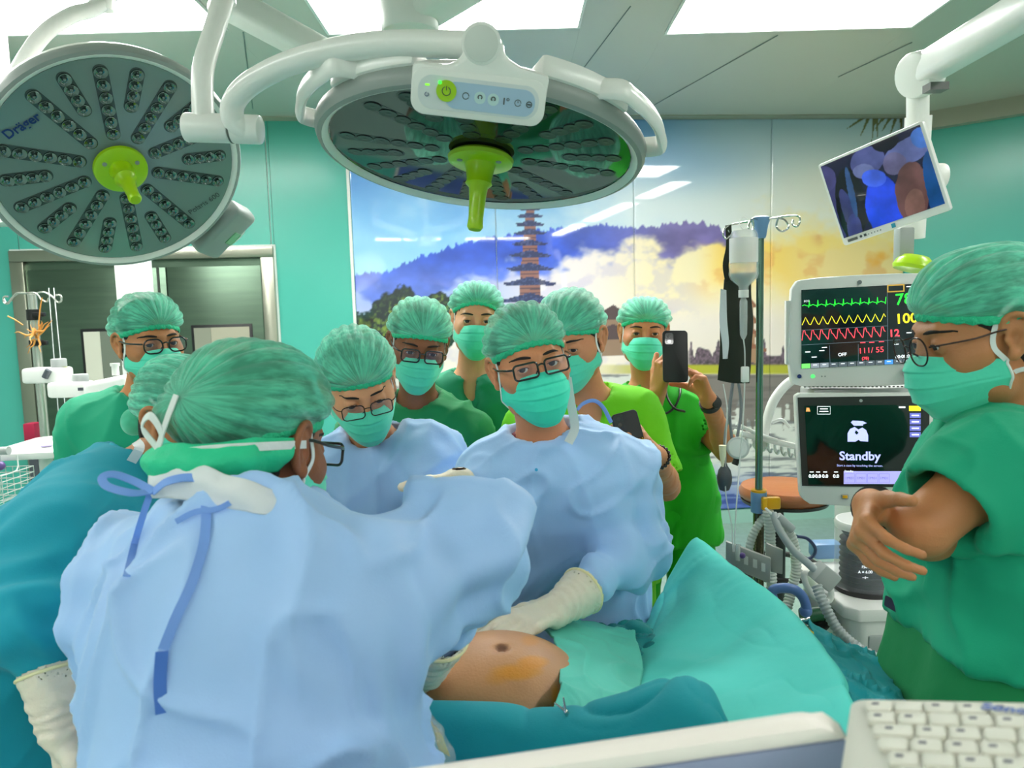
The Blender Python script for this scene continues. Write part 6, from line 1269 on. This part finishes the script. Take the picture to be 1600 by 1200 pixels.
corr(hs, R0((1228, 822, 2.02), (1240, 850, 2.02), (1244, 890, 2.02), (1236, 925, 2.02), (1228, 955, 2.0)), .014, hosew)
B().tube(R0((1208, 802, 1.93), (1218, 828, 1.9), (1240, 860, 1.87), (1262, 880, 1.84), (1282, 898, 1.82)), .010, n=12, sub=8).ob('gas_tube', hoseg, hs); B().cyl(W(1214, 806, 1.92), W(1238, 828, 1.92), .012, n=16).ob('connector', hoseg, hs, bevel=.002); B().tube([W(1196, 794, 1.93), W(1216, 812, 1.92), W(1236, 824, 1.92)], .0035, n=8, sub=4).ob('sample_line', whp, hs)
B().box((0, 0, 0), (.055, .05, .05), M=Matrix.Translation(W(1288, 900, 1.82).tolist()) @ Matrix.Rotation(.7, 4, 'Y'), bev=.006).ob('hose_connector', gryp, hs); corr(hs, R0((1276, 915, 1.80), (1288, 945, 1.77), (1310, 985, 1.74), (1345, 1015, 1.70), (1392, 1038, 1.66)), .013, hoseg)
B().tube(R0((1245, 838, 2.1), (1262, 842, 2.1), (1274, 858, 2.1), (1266, 872, 2.1), (1240, 874, 2.1)), .005, n=8, sub=6).ob('cable', mat('cable_navy', (40, 62, 104), .4), hs)
mf = thing('stopcock_manifold', 'grey notched manifold plate clamped to the infusion pole', 'manifold', W(1180, 878, 1.95)); 
MF, _, _, _, _, _ = plane_from(W(1134, 846, 1.90), W(1204, 872, 1.86), W(1136, 884, 1.90)); metg = mat('manifold_grey', (176, 178, 174), .35, metal=.3)
B().prism([loc(MF, *p) for p in ((1134, 846), (1204, 873), (1203, 912), (1134, 884))], .012, MF, -.012).ob('plate', metg, mf, bevel=.002)
B().prism([loc(MF, *p) for p in ((1196, 856), (1223, 868), (1222, 906), (1204, 902), (1196, 880))], .012, MF, -.05).ob('rear_plate', metg, mf, bevel=.002)
for x, y in ((1166, 874), (1180, 879), (1193, 885)): rectp(MF, x-3.5, y-6, x+3, y+7, mat('notch', (222, 224, 220), .3) if 'notch' not in MATS else MATS['notch'], mf, .001, 'notch', sk=.3)
B().sph(W(1160, 868, 1.86), .008, 8).ob('stopcock', mat('purple_plastic', (110, 84, 150), .3), mf); B().cyl(W(1153, 876, 1.86), W(1153, 850, 1.87), .006, n=10).ob('stopcock', clearp, mf); B().cyl(W(1160, 866, 1.99), cp+A(0, 0, atz(870)), .008, n=10).ob('clamp_rod', metg, mf)
bh = thing('table_clamp_handle', 'blue curved clamp handle poking out above the turquoise drape', 'handle', W(1235, 930, 1.8)); blh = mat('handle_blue', (88, 122, 190), .35, coat=.2)
B().tube(R0((1212, 946, 1.78), (1206, 926, 1.78), (1218, 919, 1.78), (1240, 921, 1.78), (1255, 934, 1.78), (1261, 954, 1.78)), .0125, n=14, sub=6).ob('grip', blh, bh); B().sph(W(1259, 955, 1.78), .0155, 12).ob('knob', blh, bh); B().cyl(W(1212, 940, 1.79), W(1196, 925, 1.86), .008).ob('rod', chrome, bh)
sh_ = thing('side_bracket', 'white ring-shaped bracket beside the black canister', 'bracket', W(1268, 915, 1.9)); B().tube([W(x, y, 1.88) for x, y in ((1256, 898), (1266, 896), (1286, 905), (1298, 920), (1296, 938), (1278, 936), (1262, 918))], .008, n=10, sub=5, closed=True).ob('ring', whp, sh_); B().box((0, 0, 0), (.10, .05, .10), M=Matrix.Translation(W(1288, 948, 1.95).tolist()), bev=.01).ob('block', gryp, sh_)
cyl2 = thing('gas_fittings', 'black gas fittings and green labelled cylinder neck under the blue handle', 'fittings', W(1275, 975, 1.95)); B().tube(R0((1250, 992, 1.9), (1272, 984, 1.9), (1290, 968, 1.95), (1300, 950, 2.0)), .020, n=12, sub=5).ob('fitting', blackp, cyl2); B().cyl(W(1252, 962, 1.9), W(1284, 958, 1.9), .02, n=16).ob('green_band', mat('label_green', (10, 84, 52), .4), cyl2); B().cyl(W(1262, 990, 1.88), W(1290, 1004, 1.88), .014, n=12).ob('yellow_band', mat('label_yellow', (220, 200, 30), .4), cyl2); B().cyl(W(1244, 978, 1.89), W(1268, 972, 1.88), .017, n=14).ob('steel_neck', chrome, cyl2)
B().cyl(W(1300, 1000, 2.0), W(1365, 1030, 2.0), .05, n=24).ob('black_canister', blackp, cyl2); B().box((0, 0, 0), (.09, .06, .05), M=Matrix.Translation(W(1290, 858, 2.2).tolist()), bev=.012).ob('blue_block', clampb, cyl2)
# ---------------------------------------------------------------- left: pole, arms, tray
YL = 3.15; lp = W(50, 460, YL); lpo = thing('infusion_pole', 'plain steel infusion pole with black straps beside the steel door', 'infusion pole', (lp[0], lp[1], 0)); stl = mat('pale_steel', (206, 208, 200), .25, metal=.8)
B().cyl((lp[0], lp[1], .1), (lp[0], lp[1], lp[2]), .018, n=20).ob('pole', stl, lpo)
for sg in (-1, 1): B().tube([lp+A(sg*a_, 0, b_) for a_, b_ in ((0, 0), (.05, .008), (.085, -.012), (.105, -.035), (.122, -.030), (.120, -.008), (.100, -.006))], .0042, n=8, sub=6).ob('hook', stl, lpo); B().tube([lp+A(sg*a_*.9, -.04, b_) for a_, b_ in ((0, .004), (.045, .004), (.068, -.022), (.094, -.034), (.105, -.018))], .0038, n=8, sub=6).ob('hook', stl, lpo)
zl = lambda py: W(50, py, YL)[2]
for y, w_ in ((492, .045), (536, .024)): B().cyl((lp[0], lp[1], zl(y)-w_/2), (lp[0], lp[1], zl(y)+w_/2), .028, n=20).ob('strap', blackp, lpo); B().box((lp[0]+.035, lp[1]-.02, zl(y)), (.05, .02, .018), bev=.003).ob('buckle', blackp, lpo)
for k in range(4): an = k*math.pi/2+.4; B().tube([A(lp[0], lp[1], .12), A(lp[0]+.28*math.cos(an), lp[1]+.28*math.sin(an), .05)], [.02, .014], sub=1).ob('leg', stl, lpo); B().sph((lp[0]+.28*math.cos(an), lp[1]+.28*math.sin(an), .03), .029, 8).ob('caster', blackp, lpo)
tb = thing('tie_bundle', 'tangle of tan cord ends tied to the plain pole', 'cord', W(58, 520, YL-.04)); tan = mat('tan_cord', (214, 150, 70), .5); rnd = random.Random(5)
for k in range(16):
    c = W(57, 524, YL-.05)+A(rnd.uniform(-.01, .01), 0, rnd.uniform(-.02, .03)); P = [c]
    dr_ = nrm(A(rnd.uniform(-1, 1), rnd.uniform(-.5, .1), rnd.uniform(-.8, .8)))
    for j in range(3): P.append(P[-1]+dr_*.022+A(rnd.uniform(-.01, .01), 0, rnd.uniform(-.012, .012)))
    B().tube(P, [.0045, .0032, .001], n=6, sub=3).ob('cord_end', tan, tb)
B().tube(R0((36, 508, YL-.05), (24, 500, YL-.05), (12, 494, YL-.05)), .003, n=6, sub=4).ob('cord_end', tan, tb); B().tube(R0((60, 510, YL-.05), (63, 480, YL-.05), (66, 465, YL-.05)), .003, n=6, sub=4).ob('cord_end', tan, tb)
ea = thing('pole_bracket', 'white jointed equipment arm with grey caps clamped to the plain pole', 'equipment arm', W(80, 590, 3.0))
B().box((0, 0, 0), (.165, .09, .062), M=Matrix.Translation(W(75, 586, 3.0).tolist()), bev=.012).ob('first_link', whp, ea); B().box((0, 0, 0), (.150, .09, .062), M=Matrix.Translation(W(112, 608, 2.95).tolist()), bev=.012).ob('second_link', whp, ea)
for x, y, Y in ((92, 568, 3.0), (126, 592, 2.95)): q = W(x, y, Y); B().cyl(q-A(0, 0, .015), q+A(0, 0, .02), .029, n=24).ob('cap', gryp, ea, bevel=.004); B().cyl(q-A(0, 0, .022), q-A(0, 0, .015), .030, n=24).ob('cap_ring', mat('pale_yellow', (214, 220, 130), .4) if 'pale_yellow' not in MATS else MATS['pale_yellow'], ea)
B().cyl(W(70, 590, 2.95), W(76, 578, 2.95), .012).ob('latch', dkgryp, ea); q = W(130, 616, 2.95); B().cyl((q[0], q[1], .8), q, .016).ob('down_tube', whp, ea); B().box((0, 0, 0), (.02, .005, .012), M=Matrix.Translation(W(126, 608, 2.9).tolist())).ob('sticker', dkgryp, ea)
jg = thing('white_jug', 'white plastic jug with a capped spout behind the person in jade scrubs', 'jug', W(180, 598, 2.8)); q = W(178, 606, 2.8); B().box((0, 0, 0), (.16, .10, .14), M=Matrix.Translation((q-A(0, 0, .03)).tolist()) @ Matrix.Rotation(-.18, 4, 'Y'), bev=.02, seg=3).ob('jug_body', whp, jg); q = W(180, 574, 2.8); B().cyl(q-A(0, 0, .03), q+A(0, 0, .005), .013).ob('spout', whp, jg); B().cyl(q+A(0, 0, .005), q+A(0, 0, .016), .017).ob('cap', whp, jg)
q = W(178, 620, 2.8); B().cyl((q[0], q[1], .8), q-A(0, 0, .05), .02).ob('stand', whp, jg)
tr = thing('equipment_tray', 'white tray shelf with a sheet of paper near the left door frame'.replace('left ', ''), 'tray', W(60, 700, 2.7)); a = W(2, 712, 2.45); zt2 = a[2]
c0, c1, c2, c3 = WZ(-40, 712, zt2), WZ(122, 704, zt2), WZ(118, 676, zt2), WZ(55, 684, zt2)
b = B(); b.prism([(p[0], p[1]) for p in (c0, c1, c2, c3)], .024, None, zt2-.024); b.ob('tray_top', whp, tr, bevel=.004); B().cyl(W(-10, 705, 2.42), W(14, 704, 2.42), .014).ob('end_cap', gryp, tr)
q = W(70, 700, 2.6); B().cyl((q[0], q[1], .1), (q[0], q[1], zt2-.02), .022).ob('post', whp, tr); q = W(72, 690, 2.6); q[2] = zt2+.003; B().cyl(q, q+A(0, 0, .002), .018).ob('paper_mark', mat('mark_lilac', (150, 140, 180), .5), tr)
rb_ = thing('red_box', 'small crimson box behind the white tray shelf', 'box', W(52, 675, 3.3)); q = W(52, 676, 3.3); B().box((0, 0, 0), (.05, .06, .09), M=Matrix.Translation(q.tolist()), bev=.004).ob('box_body', mat('crimson', (176, 30, 70), .4), rb_); B().box((q[0], q[1], q[2]/2-.03), (.04, .04, q[2]-.06), bev=.004).ob('pedestal', dkgryp, rb_)
wb = thing('wire_basket', 'white wire basket under the tray shelf', 'basket', W(5, 760, 2.4)); q = W(-10, 760, 2.4); wm_ = mat('wire_white', (196, 204, 200), .4)
for z_ in (-.05, -.03, -.01, .01, .03, .05): B().tube([q+A(x, y, z_) for x, y in ((-.13, -.08), (.085, -.08), (.085, .08), (-.13, .08))], .0018, n=5, closed=True).ob('wire', wm_, wb)
for x in np.linspace(-.13, .085, 10): B().tube([q+A(x, -.08, .05), q+A(x, -.08, -.05), q+A(x, .08, -.05), q+A(x, .08, .05)], .0015, n=5, sub=1).ob('wire', wm_, wb)
B().tube([W(27, 712, 2.45), W(26, 735, 2.42), q+A(.07, -.08, .05)], .0025, n=6, sub=3).ob('hanger', wm_, wb)
pu = thing('purple_knob', 'purple knob above the wire basket', 'knob', W(0, 728, 2.45)); B().sph(W(0, 728, 2.45), .016, 10).ob('knob_cap', MATS['purple_plastic'], pu); B().cyl(W(0, 728, 2.45), W(-2, 712, 2.45), .006).ob('stem', gryp, pu)
for (xa, ya, xb, yb, lb) in ((76, 450, 96, 705, 'closer to the plain pole'), (84, 450, 108, 700, 'farther from the plain pole')):
    tag(B().tube([W(xa, ya, 3.2), W(xb, yb, 3.0)], .0022, n=5, sub=1).ob('hanging_line', clearp), 'thin clear line hanging before the steel door, '+lb, 'line', 'clear lines by the steel door')
# ---------------------------------------------------------------- nearest: console edge and keyboard
cs = thing('ultrasound_console', 'out-of-focus white and blue-grey console edge at the bottom of the view', 'console', A(.25, .5, 0)); cream = mat('console_white', (252, 242, 236), .4); lav = mat('console_blue', (138, 148, 180), .45); slate = mat('console_slate', (84, 98, 118), .45)
P0 = W(560, 1206, .560); P1 = W(1300, 1097, .520); xv = nrm(P1-P0); 
def slab(prof, m, name, xr=(0, 1)):
    """sweep a (toward-camera, down) profile along the console edge"""
    b = B(); tow = nrm(np.cross(xv, A(0, 0, 1))); dn = nrm(np.cross(tow, xv)); dn = dn if dn[2] < 0 else -dn; L = np.linalg.norm(P1-P0); rings = []
    for s_, ins in [(-.3, 0)]+[(x, 0) for x in np.linspace(-.1, L-.03, 6)]+[(L-.03+.03*math.sin(t), .03*(1-math.cos(t))) for t in np.linspace(.2, math.pi/2, 6)]:
        rings.append([b.b.verts.new(P0+xv*(s_+d_*.22)+tow*min(max(t_, 0), 9)+dn*max(d_, ins*.8)) for t_, d_ in prof])
    n = len(prof)
    for p, q in zip(rings, rings[1:]):
        for j in range(n): b.b.faces.new((p[j], p[(j+1) % n], q[(j+1) % n], q[j]))
    b.b.faces.new(rings[0][::-1]); b.b.faces.new(rings[-1]); return b.ob(name, m, cs, angle=50)
slab([(0, .006), (.006, 0), (.016, 0), (.024, .003), (.026, .010), (.024, .014), (0, .014)], cream, 'top_edge')
slab([(.002, .0145), (.0255, .0145), (.034, .036), (.002, .036)], lav, 'front_band'); slab([(.002, .0365), (.036, .0365), (.045, .075), (.05, .20), (.002, .20)], slate, 'front_panel')
q = (P0+P1)/2; B().box((q[0]-.1, q[1]+.02, .6), (.10, .05, 1.1), bev=.01).ob('post', gryp, cs); B().box((q[0]-.1, q[1]-.02, .04), (.4, .3, .08), bev=.02).ob('foot', gryp, cs)
KM, kw, kh, kx_, ky_, kz_ = quad_frame(W(1328, 1086, .530), W(1660, 1092, .470), W(1425, 1225, .405))
kb = thing('keyboard', 'out-of-focus off-white keyboard in the corner beside the console', 'keyboard', A(.4, .45, 0)); kbm = mat('key_ivory', (222, 220, 208), .5); kbb = mat('keyboard_ivory', (214, 212, 202), .5)
kW = .46; B().prism([(p[0]+kW/2-kw/2, p[1]+kh/2-.09) for p in rrect(kW, .18, .012, 5)], .014, KM, -.016).ob('base', kbb, kb, bevel=.003)
x00, y00 = -kw/2+.012, kh/2-.010
legend = mat('legend_grey', (110, 108, 120), .6)
for r in range(7):
    yk = y00-.0085-r*.0185; xk = x00+[0, .002, .006, .010, .016, .022, .03][r]
    ws = [.017]*20 if r != 2 else [.024]+[.017]*19
    for i, w_ in enumerate(ws[:15]):
        xc = xk+w_/2; xk += w_+.0022
        if xk > -kw/2+kW-.01: break
        k = B().prism([(p[0]+xc, p[1]+yk) for p in rrect(w_, .0155, .0022, 3)], .0035, KM, -.002).ob('key', kbm, kb, bevel=.0007)
        if (r*5+i*3) % 4 != 3: B().box((xc-.002, yk+.001, .0018), (.0045, .0030, .0004), M=KM).ob('legend', legend, k)
text('Sonos', .013, mat('logo_blue', (96, 120, 190), .5), kb, KM @ Matrix.Translation((*loc(KM, 1578, 1113), .0022)) @ Matrix.Rotation(-.25, 4, 'Z'), bold=.0004)
q = np.array(KM.translation); B().box((q[0]+.12, q[1], q[2]/2-.02), (.08, .08, q[2]-.06), bev=.01).ob('stand', gryp, kb); B().box((q[0]+.12, q[1], .03), (.3, .3, .06), bev=.02).ob('stand_foot', gryp, kb)
